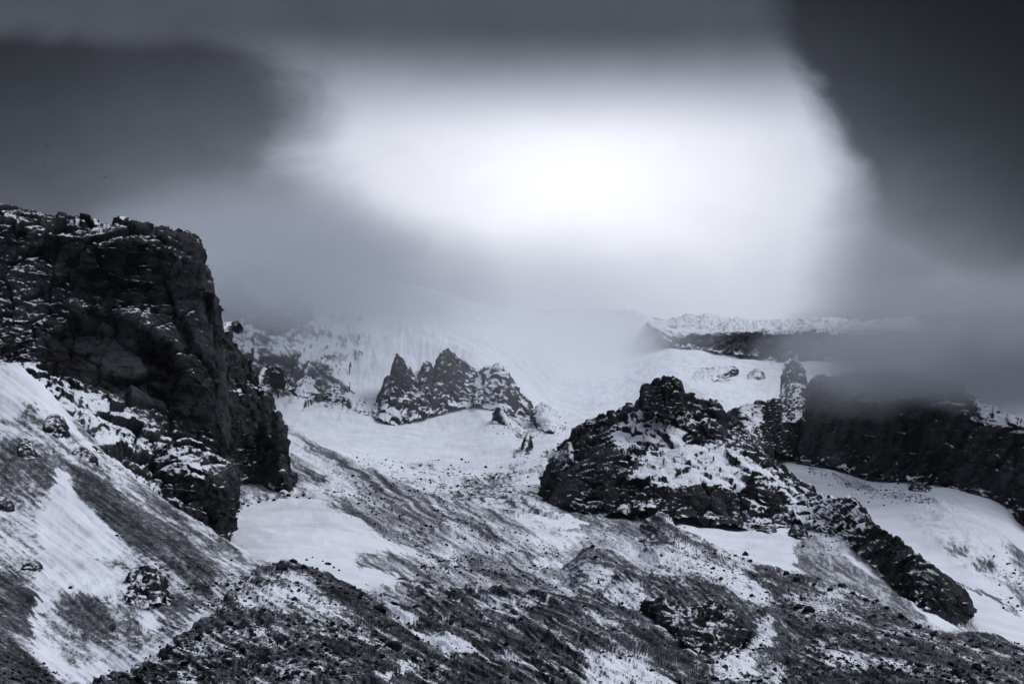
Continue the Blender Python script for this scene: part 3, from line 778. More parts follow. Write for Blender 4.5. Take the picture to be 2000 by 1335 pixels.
finish('talus_slope', P, 0.55, [
    ([(-80, 700), (45, 718), (100, 790), (60, 830), (-80, 840)], 0.95, 14),
    ([(40, 790), (75, 780), (85, 830), (30, 830)], 0.35, 12),
    ([(40, 722), (75, 745), (160, 835), (140, 845), (90, 790)], 0.9, 5),
    ([(-80, 850), (100, 870), (180, 900), (200, 960), (90, 960), (20, 1000), (-80, 1000)], 0.36, 22),
    ([(-80, 840), (40, 800), (50, 840), (-20, 880), (-80, 900)], 0.6, 20),
    ([(105, 920), (140, 925), (150, 970), (200, 1020), (250, 1070), (240, 1110), (180, 1110), (120, 1080), (85, 1100), (80, 1000)], 1.05, 12),
    ([(130, 900), (200, 930), (300, 1000), (420, 1090), (500, 1140), (440, 1190), (340, 1120), (250, 1070), (190, 1010), (140, 960)], 0.24, 12),
    ([(240, 920), (440, 1060), (520, 1110), (480, 1130), (380, 1070), (280, 980)], 0.40, 9),
    ([(-80, 1000), (40, 960), (80, 1000), (60, 1100), (30, 1140), (-80, 1120)], 0.62, 25),
    ([(-80, 1120), (40, 1110), (75, 1160), (80, 1250), (40, 1240), (-80, 1240)], 0.22, 18),
    ([(80, 1090), (180, 1100), (250, 1110), (260, 1140), (200, 1160), (110, 1150), (75, 1240), (130, 1300), (260, 1290), (340, 1240), (390, 1190), (420, 1190), (385, 1235), (290, 1300), (190, 1335), (110, 1325), (60, 1270)], 1.0, 10),
    ([(115, 1170), (200, 1160), (225, 1220), (215, 1260), (160, 1240), (120, 1210)], 0.30, 14),
    ([(235, 1180), (290, 1190), (340, 1200), (390, 1195), (330, 1250), (240, 1280)], 0.40, 14),
    ([(270, 1190), (320, 1180), (310, 1230), (285, 1235)], 0.9, 9),
    ([(170, 1090), (250, 1080), (260, 1110), (220, 1130)], 0.6, 12),
    ([(-80, 1245), (20, 1250), (100, 1310), (130, 1345), (-80, 1345)], 0.18, 10),
    ([(300, 1150), (400, 1170), (420, 1190), (380, 1200), (300, 1190)], 0.32, 10),
    ([(440, 1070), (520, 1100), (600, 1130), (600, 1250), (400, 1190)], 0.5, 18),
], M_SCREE, slope=0.8, ang=37, st=(90, 8, 0.7), sp=(1.8, 0.55), big=(18, 0.35), seed=9.3, kind='structure')

# --- bouldery foreground slope, bottom left -----------------------------------------------------------------------
C0 = [(90, 1352, 475), (190, 1332, 488), (240, 1318, 496), (290, 1298, 506), (340, 1262, 525), (385, 1222, 548), (430, 1186, 575), (475, 1142, 615), (520, 1110, 650), (560, 1101, 665), (600, 1109, 665), (640, 1122, 658), (690, 1152, 640), (745, 1190, 615), (803, 1240, 585), (850, 1276, 562), (920, 1327, 530), (1000, 1390, 500)]
C1 = [(90, 1365, 455), (190, 1350, 465), (290, 1320, 480), (385, 1265, 510), (475, 1200, 555), (560, 1150, 595), (640, 1165, 590), (745, 1225, 560), (850, 1305, 520), (1000, 1410, 480)]
C2 = [(90, 1400, 430), (290, 1350, 450), (475, 1270, 490), (560, 1230, 515), (640, 1240, 510), (745, 1290, 490), (850, 1350, 470), (1000, 1450, 440)]
C3 = [(90, 1430, 410), (290, 1400, 415), (560, 1340, 440), (745, 1370, 430), (1000, 1500, 395)]
C4 = [(90, 1480, 385), (1000, 1560, 375)]
P = loft([C0, C1, C2, C3, C4], 90, 1000, q=0.56)
P = displace(P, 1.8 * fbm(P, 30, 3, off=55) + 1.0 * ridged(P, 13, 3, 0.5, 56))
P = displace(P, 0.8 * fbm(P, 4, 4, 0.62, 57, AX) + 0.3 * ridged(P, 2.2, 2, 0.6, 58, AX))
px, py = proj(P)
P = displace(P, 1.8 * streaks(px + 12 * fbm(P, 40, 2, off=3), py + 12 * fbm(P, 40, 2, off=8), 30, 120, 26, 5.5, 3))
finish('bouldery_slope', P, 0.29, [
    ([(470, 1120), (600, 1120), (640, 1150), (620, 1180), (560, 1190), (450, 1190)], 0.58, 20),
    ([(560, 1200), (640, 1170), (720, 1230), (690, 1270), (600, 1250)], 0.46, 14),
    ([(600, 1105), (700, 1155), (760, 1200), (730, 1210), (640, 1160)], 0.2, 10),
    ([(440, 1200), (560, 1240), (680, 1300), (760, 1345), (300, 1345), (400, 1250)], 0.36, 25),
    ([(360, 1240), (400, 1225), (420, 1240), (330, 1300), (290, 1310)], 0.4, 9),
    ([(740, 1320), (800, 1290), (810, 1295), (750, 1330)], 0.85, 4),
    ([(330, 1325), (370, 1300), (390, 1330), (360, 1345)], 0.6, 9),
], M_BOULDER, slope=1.0, ang=30, st=(80, 10, 0.85), sp=(1.5, 0.6), big=(20, 0.55), seed=10.4, kind='structure')

# ----------------------------------------------------------------------------
# rock masses
# ----------------------------------------------------------------------------
def rock(name, label, category, curves, u0, u1, s, amp, seed, q=0.6, qv=None, strata=0.0, sh=9.0, roll=(0, 0, 0, 0), skirt=(50, 0.6),
         cover=0.15, masks=(), ledge=1.1, thr=0.42, mat=None, sp=(3.0, 0.4), big=(25, 0.3), linear=True, group=None, ax=(1, 1, 1), shape=None, parent=None, block=1.0, bands=None, foot_snow=0.55, ragged=5.0, rag_top=2.5, busy0=0.3):
    curves = list(curves)
    if ragged:                                          # the foot line is never clean
        c_ = np.array(curves[-1], float)
        uu = np.linspace(u0, u1, max(int((u1 - u0) / 5), 8))
        rr = np.interp(uu, c_[:, 0], c_[:, 1]) + ragged * (perlin(uu / 17, uu * 0 + seed, uu * 0) + 0.7 * perlin(uu / 7, uu * 0 + seed, uu * 0 + 4)) * 1.3
        curves[-1] = np.stack([uu, rr, np.interp(uu, c_[:, 0], c_[:, 2])], 1)
    if rag_top:                                         # nor is the skyline
        c_ = np.array(curves[0], float)
        uu = np.union1d(np.linspace(u0, u1, max(int((u1 - u0) / 3.5), 8)), c_[:, 0])
        rr = pchip(c_[:, 0], c_[:, 1], uu) + rag_top * (1.4 * perlin(uu / 13, uu * 0 + seed, uu * 0 + 2) + 1.1 * perlin(uu / 5.5, uu * 0 + seed, uu * 0 + 7))
        curves[0] = np.stack([uu, rr, np.interp(uu, c_[:, 0], c_[:, 2])], 1)
    P = loft(curves, u0, u1, q, qv, linear=linear, skirt=skirt, roll=roll, nskirt=14)
    rows = list(loft.rows)
    P = np.stack([smoothgrid(P[..., i], 3) for i in range(3)], -1)
    if shape is not None:
        P = shape(P)
    P, tone = rocky(P, s, amp, seed, strata, sh, ax, block, busy0)
    px, py = proj(P)
    nz = grid_normals(P)[..., 2]
    nzl = smoothgrid(nz, 2)
    nzw = smoothgrid(nz, 20)
    wx = 16 * fbm(P, 30, 3, off=seed + 21); wy = 12 * fbm(P, 30, 3, off=seed + 31)
    c = mix_masks(np.full(px.shape, float(cover)), px + wx, py + wy, masks)
    noise = sp[1] * fbm(P, sp[0], 4, 0.6, seed + 2) + big[1] * fbm(P, big[0], 3, 0.5, seed + 3)
    tb = np.linspace(0, 1, P.shape[0])[:, None]
    foot = foot_snow * sstep(tb, 0.82, 1.0) * np.clip(0.5 + 2.2 * fbm(P, s * 0.5, 3, 0.6, seed + 17), 0, 1.2)      # drift banked against the foot
    sn = foot + (c - 0.5) * 1.5 + ledge * (np.clip(nzl, -0.2, 1) - thr) + 0.7 * (nzl - nzw) + noise
    if bands:                                           # parts of the rock that look different: rim, face, ledge ...
        ob = bpy.data.objects.new(name, None)
        col.objects.link(ob)
        for bn, k0, k1 in bands:
            a, b = (0 if k0 == 0 else rows[k0]), rows[k1] + 1
            c_ = mesh_from_grid(bn, P[a:b], {'snow': sn[a:b], 'tone': tone[a:b]}, mat or M_ROCK)
            c_.parent = ob
    else:
        ob = mesh_from_grid(name, P, {'snow': sn, 'tone': tone}, mat or M_ROCK)
    if parent is not None:                              # a part of a bigger rock
        ob.parent = parent
    else:
        ob['label'] = label
        ob['category'] = category
    if group:
        ob['group'] = group
    to_buf(P)
    SHEETS[ob.name] = (P, px, py, grid_normals(P))
    return ob


def ground_Y(px, py):
    i, j = int(np.clip(px, 0, 1999) / 2000 * GW), int(np.clip(py, 0, 1334) / 1335 * GH)
    w = YBUF[max(j - 1, 0):j + 2, max(i - 1, 0):i + 2]
    w = w[w < 1e8]
    return float(np.median(w)) if len(w) else 900.0


def smooth1(a):
    for _ in range(2):
        a = np.convolve(np.pad(a, 1, mode='edge'), [0.25, 0.5, 0.25], 'valid')
    return a


def on_ground(pts, off=0.0, n=17, it=3):
    """bottom line of a rock: distance taken from the slope it meets"""
    us = np.linspace(pts[0][0], pts[-1][0], n)
    r = np.interp(us, [p[0] for p in pts], [p[1] for p in pts])
    Y = np.array([ground_Y(a, b) for a, b in zip(us, r)])
    Y = np.minimum(Y, np.median(Y) * 1.12)
    for _ in range(it):
        Y = smooth1(Y)
    return [(a, b, y + off) for a, b, y in zip(us, r, Y)]


def lean(pts, ref, dY):
    """a line of pixels that stands dY metres behind the line ref"""
    return [(a, b, np.interp(a, [q[0] for q in ref], [q[2] for q in ref]) + dY) for a, b in pts]


def sh_(curve, dy=0, Y=None, dY=0):
    """copy of a curve moved by dy rows / dY metres"""
    return [(a, b + dy, (c if Y is None else Y) + dY) for a, b, c in curve]


def wy_(pts, Y, slope=0.0, ref=0.0):
    return [(a, b, Y + slope * (a - ref)) for a, b in pts]


# buttress beside it
top = [(395, 630), (412, 652), (430, 654), (440, 654), (445, 648), (450, 662), (458, 679), (479, 704), (493, 732), (510, 752), (517, 757), (528, 792), (549, 822), (556, 850), (561, 881), (568, 925), (572, 940)]
mid = [(395, 760), (430, 760), (470, 790), (500, 820), (530, 860), (555, 900), (572, 945)]
bt = [(395, 975), (461, 940), (494, 940), (515, 945), (537, 955), (561, 975), (572, 970)]
G1 = on_ground(bt, -2)
rock('rock_buttress', 'tapering dark rock buttress leaning against the right side of the left cliff', 'cliff',
     [lean(top, G1, 60), lean(mid, G1, 28), G1], 395, 572, 18, 2.6, 2.9, q=0.8, strata=1.8, sh=7, roll=(0, 60, 0, 50), skirt=(90, 0.5),
     cover=0.13, masks=[([(420, 740), (460, 745), (470, 770), (430, 775)], 0.4, 8), ([(425, 650), (470, 690), (440, 740), (420, 720)], 0.1, 8)], ledge=1.1, thr=0.42)
# left cliff -------------------------------------------------------------------------------------------------
top = [(-80, 405), (0, 411), (30, 411), (67, 414), (106, 423), (141, 430), (183, 434), (197, 440), (225, 435), (257, 438), (292, 444), (324, 449), (352, 458), (373, 464), (384, 474), (388, 493), (394, 517), (410, 535), (415, 563), (419, 590), (422, 640), (428, 700), (436, 780), (445, 850)]
rim = [(-80, 440), (0, 446), (67, 450), (141, 462), (197, 468), (257, 470), (324, 484), (352, 500), (373, 520), (388, 560), (410, 620), (422, 690), (436, 800), (445, 870)]
l1 = [(-80, 545), (0, 555), (80, 570), (160, 590), (230, 600), (300, 605), (352, 620), (388, 650), (422, 730), (445, 880)]
l2 = [(-80, 640), (0, 650), (80, 645), (130, 625), (170, 610), (230, 615), (300, 650), (352, 690), (388, 730), (422, 800), (445, 890)]
ft = [(-80, 712), (0, 714), (56, 712), (127, 722), (169, 746), (229, 772), (317, 812), (370, 850), (422, 880), (445, 905)]
bt = [(-80, 760), (0, 770), (60, 790), (119, 835), (181, 890), (238, 945), (295, 995), (380, 1060), (422, 1085), (445, 1085)]


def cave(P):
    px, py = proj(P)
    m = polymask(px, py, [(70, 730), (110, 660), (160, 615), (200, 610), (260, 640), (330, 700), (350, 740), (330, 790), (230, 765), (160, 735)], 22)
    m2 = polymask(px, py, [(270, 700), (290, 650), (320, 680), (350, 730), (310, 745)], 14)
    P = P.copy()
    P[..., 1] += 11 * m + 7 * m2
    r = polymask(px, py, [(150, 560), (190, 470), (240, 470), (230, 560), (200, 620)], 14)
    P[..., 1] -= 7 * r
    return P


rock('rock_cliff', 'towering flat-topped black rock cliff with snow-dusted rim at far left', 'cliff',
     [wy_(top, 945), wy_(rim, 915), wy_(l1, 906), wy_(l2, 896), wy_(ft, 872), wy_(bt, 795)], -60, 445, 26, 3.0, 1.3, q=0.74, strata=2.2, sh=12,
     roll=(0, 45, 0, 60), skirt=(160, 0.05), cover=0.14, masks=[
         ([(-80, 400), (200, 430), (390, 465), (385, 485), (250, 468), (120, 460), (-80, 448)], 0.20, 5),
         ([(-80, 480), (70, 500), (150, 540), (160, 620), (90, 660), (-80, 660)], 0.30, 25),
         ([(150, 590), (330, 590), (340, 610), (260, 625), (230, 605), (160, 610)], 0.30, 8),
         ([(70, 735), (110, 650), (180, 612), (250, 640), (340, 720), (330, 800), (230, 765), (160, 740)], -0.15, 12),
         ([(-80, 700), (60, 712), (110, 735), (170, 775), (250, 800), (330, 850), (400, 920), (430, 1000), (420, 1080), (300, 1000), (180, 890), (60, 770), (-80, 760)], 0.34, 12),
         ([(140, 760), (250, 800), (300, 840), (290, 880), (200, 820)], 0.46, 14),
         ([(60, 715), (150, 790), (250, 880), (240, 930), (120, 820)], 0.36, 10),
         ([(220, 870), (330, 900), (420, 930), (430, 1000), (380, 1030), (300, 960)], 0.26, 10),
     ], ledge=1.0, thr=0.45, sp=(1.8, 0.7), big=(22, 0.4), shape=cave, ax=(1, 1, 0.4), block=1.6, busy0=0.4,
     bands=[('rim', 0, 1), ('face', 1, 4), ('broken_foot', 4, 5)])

# lower rock nose
top = [(300, 880), (340, 868), (380, 868), (410, 885), (440, 900), (455, 910), (462, 930), (464, 945)]
mid = [(300, 930), (380, 930), (420, 950), (450, 955), (464, 955)]
bt = [(300, 985), (340, 1010), (380, 1040), (410, 1060), (428, 1064), (440, 1060), (454, 1035), (464, 1000)]
rock('rock_nose', 'dark overhanging rock nose at the lowest corner of the left cliff, above the scree', 'rock outcrop',
     [wy_(top, 835), wy_(mid, 808), wy_(bt, 800)], 300, 464, 13, 2.3, 3.7, q=0.9, strata=1.0, sh=6, roll=(40, 40, 25, 35), skirt=(50, 0.4),
     cover=0.20, masks=[([(400, 930), (470, 920), (440, 1050), (400, 1050)], 0.02, 10), ([(300, 860), (420, 880), (400, 930), (320, 960)], 0.26, 10)], ledge=1.2, thr=0.40)

# central knoll -------------------------------------------------------------------------------------------------
top = [(1054, 975), (1060, 966), (1064, 942), (1077, 920), (1092, 888), (1105, 860), (1116, 855), (1130, 839), (1150, 821), (1168, 817), (1196, 803), (1224, 794), (1241, 789), (1253, 784), (1290, 776), (1335, 776), (1346, 773), (1371, 780), (1392, 787), (1405, 796), (1408, 828), (1416, 840), (1437, 841), (1455, 854), (1490, 866), (1499, 882), (1503, 900), (1525, 915), (1560, 943), (1590, 962), (1600, 985)]
c1 = [(1054, 978), (1064, 950), (1092, 912), (1116, 885), (1150, 855), (1196, 850), (1224, 862), (1273, 880), (1315, 873), (1350, 866), (1402, 866), (1455, 880), (1497, 901), (1560, 955), (1600, 988)]
c2 = [(1054, 980), (1064, 960), (1092, 940), (1116, 930), (1150, 925), (1196, 928), (1227, 934), (1315, 951), (1378, 947), (1437, 960), (1500, 955), (1560, 970), (1600, 990)]
bt = [(1054, 985), (1080, 988), (1115, 996), (1150, 1000), (1189, 1006), (1238, 1008), (1290, 1008), (1336, 1012), (1371, 1022), (1402, 1029), (1451, 1032), (1479, 1038), (1511, 1040), (1546, 1030), (1581, 1000), (1600, 995)]
G1 = on_ground(bt, -6)
knoll = rock('rock_knoll', 'big dark rock knoll with a blocky summit tower, snow on its middle ledge', 'rock knoll',
     [lean(top, G1, 120), lean(c1, G1, 88), lean(c2, G1, 24), G1], 1054, 1600, 17, 2.5, 4.4, q=0.84, strata=1.8, sh=8, roll=(70, 60, 70, 30), skirt=(110, 0.7),
     cover=0.19, masks=[
         ([(1060, 985), (1080, 900), (1120, 850), (1180, 815), (1220, 840), (1200, 880), (1230, 930), (1220, 1000)], 0.07, 16),
         ([(1180, 850), (1230, 810), (1300, 800), (1330, 850), (1330, 872), (1270, 870), (1200, 870)], 0.46, 12),
         ([(1250, 790), (1330, 790), (1340, 850), (1300, 850)], 0.3, 10),
         ([(1340, 785), (1400, 800), (1395, 830), (1340, 830)], 0.36, 8),
         ([(1225, 932), (1275, 885), (1315, 862), (1340, 870), (1400, 872), (1455, 888), (1500, 910), (1540, 940), (1560, 960), (1440, 965), (1375, 948), (1315, 950), (1240, 945)], 0.50, 12),
         ([(1310, 840), (1325, 840), (1340, 875), (1320, 872)], 0.9, 5),
         ([(1200, 945), (1300, 955), (1420, 975), (1450, 1030), (1330, 1005), (1200, 1005)], 0.06, 10),
         ([(1440, 920), (1500, 920), (1540, 960), (1520, 1000), (1470, 1000)], 0.10, 10),
         ([(1460, 975), (1490, 965), (1500, 1000), (1470, 1010)], 0.5, 8),
         ([(1540, 950), (1600, 970), (1600, 1000), (1550, 1020)], 0.62, 10),
     ], ledge=1.15, thr=0.42, sp=(1.6, 0.75), big=(18, 0.3), block=1.5, bands=[('upper_crag', 0, 1), ('snow_ledge', 1, 2), ('lower_cliff', 2, 3)])

tw = [(1252, 792), (1255, 768), (1260, 753), (1273, 746), (1290, 738), (1311, 735), (1325, 743), (1331, 760), (1336, 785)]
twb = [(1252, 800), (1275, 806), (1300, 812), (1336, 802)]
rock('summit_tower', '', '', [lean(tw, G1, 104), lean([(a, b * 0.5 + 400) for a, b in tw], G1, 96), lean(twb, G1, 92)], 1252, 1336, 9, 1.5, 4.9, q=1.1, roll=(6, 6, 12, 12), skirt=(26, 0.4), cover=0.16, ledge=1.2, thr=0.42, block=1.9, parent=knoll)

# tail ridge right of the knoll
top = [(1545, 975), (1570, 962), (1600, 968), (1620, 972), (1640, 973), (1664, 976), (1680, 988), (1700, 1016), (1725, 1035), (1756, 1054), (1790, 1082), (1824, 1108), (1850, 1130), (1872, 1148), (1890, 1168), (1898, 1182), (1900, 1195)]
bt = [(1545, 1000), (1570, 1022), (1600, 1034), (1620, 1040), (1645, 1052), (1660, 1066), (1690, 1092), (1736, 1142), (1792, 1184), (1836, 1212), (1862, 1222), (1880, 1224), (1894, 1212), (1900, 1202)]
mid = [(a, (b + pchip([p[0] for p in bt], [p[1] for p in bt], np.array([a]))[0]) / 2) for a, b in top]
G1 = on_ground(bt, -4)
rock('rock_ridge', 'long narrow black rock ridge running down to the right beside the glacier', 'rock ridge',
     [lean(top, G1, 44), lean(mid, G1, 18), G1], 1545, 1900, 12, 1.4, 5.8, q=0.8, qv=1.0, strata=0.8, sh=5, roll=(20, 30, 10, 16), skirt=(50, 0.25), block=1.7,
     cover=0.2, masks=[([(1530, 960), (1650, 965), (1690, 1000), (1700, 1040), (1660, 1075), (1600, 1050), (1530, 1010)], 0.50, 12)], ledge=1.0, thr=0.5)

# far crags -----------------------------------------------------------------------------------------------------
top = [(728, 815), (737, 790), (743, 766), (752, 744), (764, 728), (772, 708), (777, 700), (783, 710), (797, 715), (811, 728), (822, 722), (829, 710), (837, 707), (846, 716), (856, 702), (866, 690), (878, 688), (890, 698), (906, 708), (914, 718), (932, 722), (950, 728), (965, 745)]
bt = [(728, 822), (745, 826), (760, 828), (797, 828), (842, 815), (872, 804), (902, 794), (932, 790), (965, 790)]
G1 = on_ground(bt, -4)
crag = rock('rock_crag', 'dark jagged crag with three pinnacles in the snow bowl', 'crag',
     [lean(top, G1, 56), lean([(a, b * 0.5 + 0.5 * 815) for a, b in top], G1, 20), G1], 728, 965, 17, 2.3, 6.6, q=0.9, block=1.3, rag_top=5, ragged=9, roll=(20, 6, 50, 10), skirt=(90, 0.7),
     cover=0.23, masks=[([(735, 790), (800, 800), (780, 830), (735, 830)], 0.45, 10)], ledge=1.4, thr=0.42, sp=(3.5, 0.65), mat=M_FAR)
for pin in ([(762, 745), (768, 722), (773, 702), (776, 688), (780, 700), (788, 712), (800, 726)], [(820, 742), (825, 720), (830, 705), (837, 702), (843, 715), (850, 738)], [(850, 728), (856, 702), (865, 684), (876, 681), (886, 694), (898, 706), (908, 726)]):
    u0, u1 = pin[0][0], pin[-1][0]
    rock('pinnacle', '', '', [lean(pin, G1, 44), lean([(a, b * 0.5 + 375) for a, b in pin], G1, 30), lean([(u0, 765), (u1, 765)], G1, 20)], u0, u1, 8, 1.2, 6.0 + u0 * 0.01, q=1.2, block=1.8, roll=(4, 4, 8, 8), skirt=(40, 0.6), cover=0.2, ledge=1.3, thr=0.42, mat=M_FAR, sp=(3.5, 0.65), parent=crag)
top = [(925, 735), (938, 724), (951, 714), (966, 709), (980, 712), (989, 717), (1000, 740), (1015, 762), (1022, 777), (1034, 789), (1042, 812)]
bt = [(925, 795), (955, 796), (981, 804), (1004, 815), (1019, 802), (1034, 816), (1042, 818)]
G1 = on_ground(bt, -4)
rock('rock_crag', 'paler misty crag right of the pinnacled crag', 'crag',
     [lean(top, G1, 56), lean([(a, b * 0.5 + 0.5 * 800) for a, b in top], G1, 20), G1], 925, 1042, 15, 2.1, 7.6, q=0.9, block=1.3, rag_top=5, ragged=9, roll=(4, 24, 8, 30), skirt=(80, 0.7),
     cover=0.33, ledge=1.3, thr=0.45, sp=(3.5, 0.65), mat=M_FAR)

# far mesa
top = [(1262, 634), (1270, 631), (1300, 629), (1325, 619), (1370, 615), (1425, 621), (1500, 626), (1560, 625), (1625, 621), (1690, 628), (1800, 620), (2080, 610)]
edge_ = [(1262, 635), (1300, 645), (1350, 655), (1425, 655), (1500, 655), (1560, 655), (1690, 655), (1800, 655), (2080, 655)]
bt = [(1262, 637), (1285, 655), (1310, 674), (1350, 686), (1410, 692), (1465, 698), (1510, 710), (1545, 708), (1565, 700), (1690, 700), (1800, 700), (2080, 700)]
G1 = on_ground(bt, -5)
rock('mesa', 'distant flat mesa with a dark rock band under a snowy top, half lost in fog', 'mountain',
     [lean(top, G1, 190), lean(edge_, G1, 40), G1], 1262, 2080, 22, 3.0, 8.4, q=0.7, roll=(40, 0, 120, 0), skirt=(200, 0.1),
     cover=0.12, masks=[([(1260, 610), (1800, 610), (1800, 648), (1560, 650), (1425, 648), (1330, 655), (1270, 640)], 0.5, 8)], ledge=0.5, thr=0.35, sp=(6, 0.6), mat=M_FAR, rag_top=0.8, bands=[('snow_top', 0, 1), ('rock_band', 1, 2)])

# spire wall on the right
top = [(1415, 815), (1425, 806), (1450, 794), (1490, 786), (1524, 777), (1572, 760), (1586, 745), (1600, 730), (1620, 755), (1640, 780)]
bt = [(1415, 822), (1425, 826), (1450, 842), (1480, 858), (1520, 882), (1555, 896), (1600, 905), (1640, 915)]
G1 = on_ground(bt, -4)
wall_ = rock('rock_wall', 'snow-streaked grey rock wall with a thumb-like spire beside the fog', 'cliff',
     [lean(top, G1, 90), lean([(a, b * 0.5 + 0.5 * pchip([p[0] for p in bt], [p[1] for p in bt], np.array([a]))[0]) for a, b in top], G1, 40), G1], 1415, 1640, 13, 2.0, 9.2, q=0.8, block=1.5, roll=(40, 0, 60, 0), skirt=(100, 0.5),
     cover=0.29, masks=[([(1525, 700), (1620, 720), (1600, 800), (1540, 790)], 0.38, 12), ([(1555, 790), (1585, 790), (1575, 815), (1560, 815)], 1.0, 6), ([(1552, 815), (1566, 815), (1562, 890), (1552, 890)], 0.6, 5)],
     ledge=1.4, thr=0.40, sp=(3, 0.9), mat=M_FAR)

sp_ = [(1522, 796), (1527, 765), (1529, 730), (1534, 710), (1548, 703), (1562, 708), (1570, 726), (1575, 760), (1584, 800)]
rock('spire', '', '', [lean(sp_, G1, 76), lean([(a, b * 0.5 + 395) for a, b in sp_], G1, 66), lean([(1522, 822), (1584, 822)], G1, 46)], 1522, 1584, 9, 1.5, 9.7, q=1.0, roll=(12, 12, 22, 22), skirt=(60, 0.4), cover=0.42, ledge=1.2, thr=0.4, mat=M_FAR, sp=(3, 0.9), block=1.6, parent=wall_)

# right cliff
top = [(1555, 850), (1562, 815), (1575, 780), (1600, 745), (1635, 735), (1670, 722), (1700, 732), (1740, 716), (1775, 728), (1810, 722), (1850, 740), (1885, 765), (1895, 778), (1925, 795), (1960, 808), (1990, 825), (2040, 840), (2080, 850)]
l1 = [(1555, 850), (1625, 800), (1700, 790), (1800, 790), (1885, 815), (1940, 835), (2080, 880)]
l2 = [(1555, 880), (1625, 880), (1700, 895), (1800, 905), (1885, 915), (1940, 925), (2080, 960)]
bt = [(1555, 897), (1600, 908), (1675, 933), (1750, 940), (1825, 944), (1875, 957), (1915, 970), (1950, 985), (2000, 1000), (2080, 1060)]
G1 = on_ground(bt, -3)
rock('rock_cliff', 'broad black cliff with a flat foot above the glacier, its top in fog at right', 'cliff',
     [lean(top, G1, 95), lean(l1, G1, 40), lean(l2, G1, 14), G1], 1555, 2080, 28, 3.2, 10.7, q=0.75, strata=2.6, sh=13, roll=(8, 0, 25, 0), skirt=(200, 0.1),
     cover=0.13, masks=[([(1860, 770), (2000, 830), (2080, 900), (2080, 1000), (1960, 960), (1900, 850)], 0.17, 20), ([(1890, 765), (2000, 800), (2080, 850), (1990, 840), (1920, 815)], 0.4, 8)], ledge=1.0, thr=0.46, sp=(4, 0.45), ax=(1, 1, 0.45), block=1.2, bands=[('upper_face', 0, 1), ('face', 1, 2), ('foot', 2, 3)])
# snowy shoulder behind it and the rock at the frame edge
top = [(1820, 770), (1880, 768), (1910, 758), (1950, 768), (2000, 764), (2080, 755)]
rock('snowy_shoulder', 'snow-covered rocky shoulder above the right cliff at the picture edge', 'mountain',
     [wy_(top, 2000), wy_(sh_([(a, b, 0) for a, b in top], 60) and [(a, b + 60) for a, b in top], 1900), wy_([(a, b + 130) for a, b in top], 1800)], 1820, 2080, 26, 5, 11.4, q=0.55,
     cover=0.62, ledge=1.0, thr=0.6, sp=(6, 0.7), mat=M_FAR)
top = [(1940, 1000), (1950, 985), (1975, 972), (2000, 965), (2080, 960)]
bt = [(1940, 1004), (1955, 1015), (1975, 1030), (2000, 1045), (2080, 1090)]
rock('rock_outcrop', 'black snow-capped outcrop at the right picture edge above the glacier margin', 'rock outcrop',
     [wy_(top, 1400), wy_([(1940, 1002), (1975, 1000), (2000, 1000), (2080, 1010)], 1375), wy_(bt, 1360)], 1940, 2080, 16, 3, 12.1, q=0.7, roll=(20, 0, 25, 0),
     cover=0.08, masks=[([(1940, 960), (2080, 950), (2080, 995), (1950, 1000)], 0.5, 6)], ledge=1.0, thr=0.45)


# smaller outcrops, standing on whatever slope lies at their foot --------------------------------------------------
def outcrop(label, top, bot, seed, name='rock_outcrop', s=None, cover=0.12, ledge=1.0, mat=None, q=0.8, masks=(), depth=1.0, thr=0.45, group=None, amp=0.14, category='rock outcrop'):
    """a rock that pokes out of the slope it stands on: its rim lies in the slope, its face stands proud of it"""
    xs = [p[0] for p in top]
    u0, u1 = min(xs), max(xs)
    xb, yb = [p[0] for p in bot], [p[1] for p in bot]
    us = np.linspace(u0, u1, 9)
    tr = np.interp(us, xs, [p[1] for p in top]); br = np.interp(us, xb, yb)
    Yt = np.array([ground_Y(a, b + 1) for a, b in zip(us, tr)]); Yb = np.array([ground_Y(a, b) for a, b in zip(us, br)])
    Yt = np.maximum(smooth1(Yt), 1); Yb = smooth1(Yb)
    pm = Yb.mean() / FPX
    wid, hgt = (u1 - u0) * pm, (br - tr).max() * pm
    Yt = np.clip(Yt, Yb.mean(), Yb.mean() + 3.5 * hgt)
    out = 0.30 * min(wid, hgt * 1.6) * depth
    bell = np.sin(np.linspace(0.06, 0.94, 9) * math.pi) ** 0.5
    T = list(zip(us, tr, Yt + 0.3 * out))
    M1 = list(zip(us, tr * 0.72 + br * 0.28, Yt * 0.72 + Yb * 0.28 - out * bell))
    M2 = list(zip(us, tr * 0.3 + br * 0.7, Yt * 0.3 + Yb * 0.7 - out * bell * 1.1))
    B = list(zip(us, br + 3, Yb - out * 0.2))
    T = [(a, np.interp(a, us, [t[1] for t in T]) if 0 else b, np.interp(a, us, Yt) + 0.3 * out) for a, b in top]
    s = s or max(min(wid, hgt) * 0.55, 2.0)
    return rock(name, label, category, [T, M1, M2, B], u0, u1, s, s * amp, seed, q=q, qv=q * 1.2,
                roll=((u1 - u0) * 0.12, (u1 - u0) * 0.12, out * 1.2, out * 1.2), skirt=(out * 2 + 3, 0.5), cover=cover, ledge=ledge, thr=thr, masks=masks, mat=mat, sp=(max(s * 0.2, 1.2), 0.5), big=(s, 0.35), group=group)


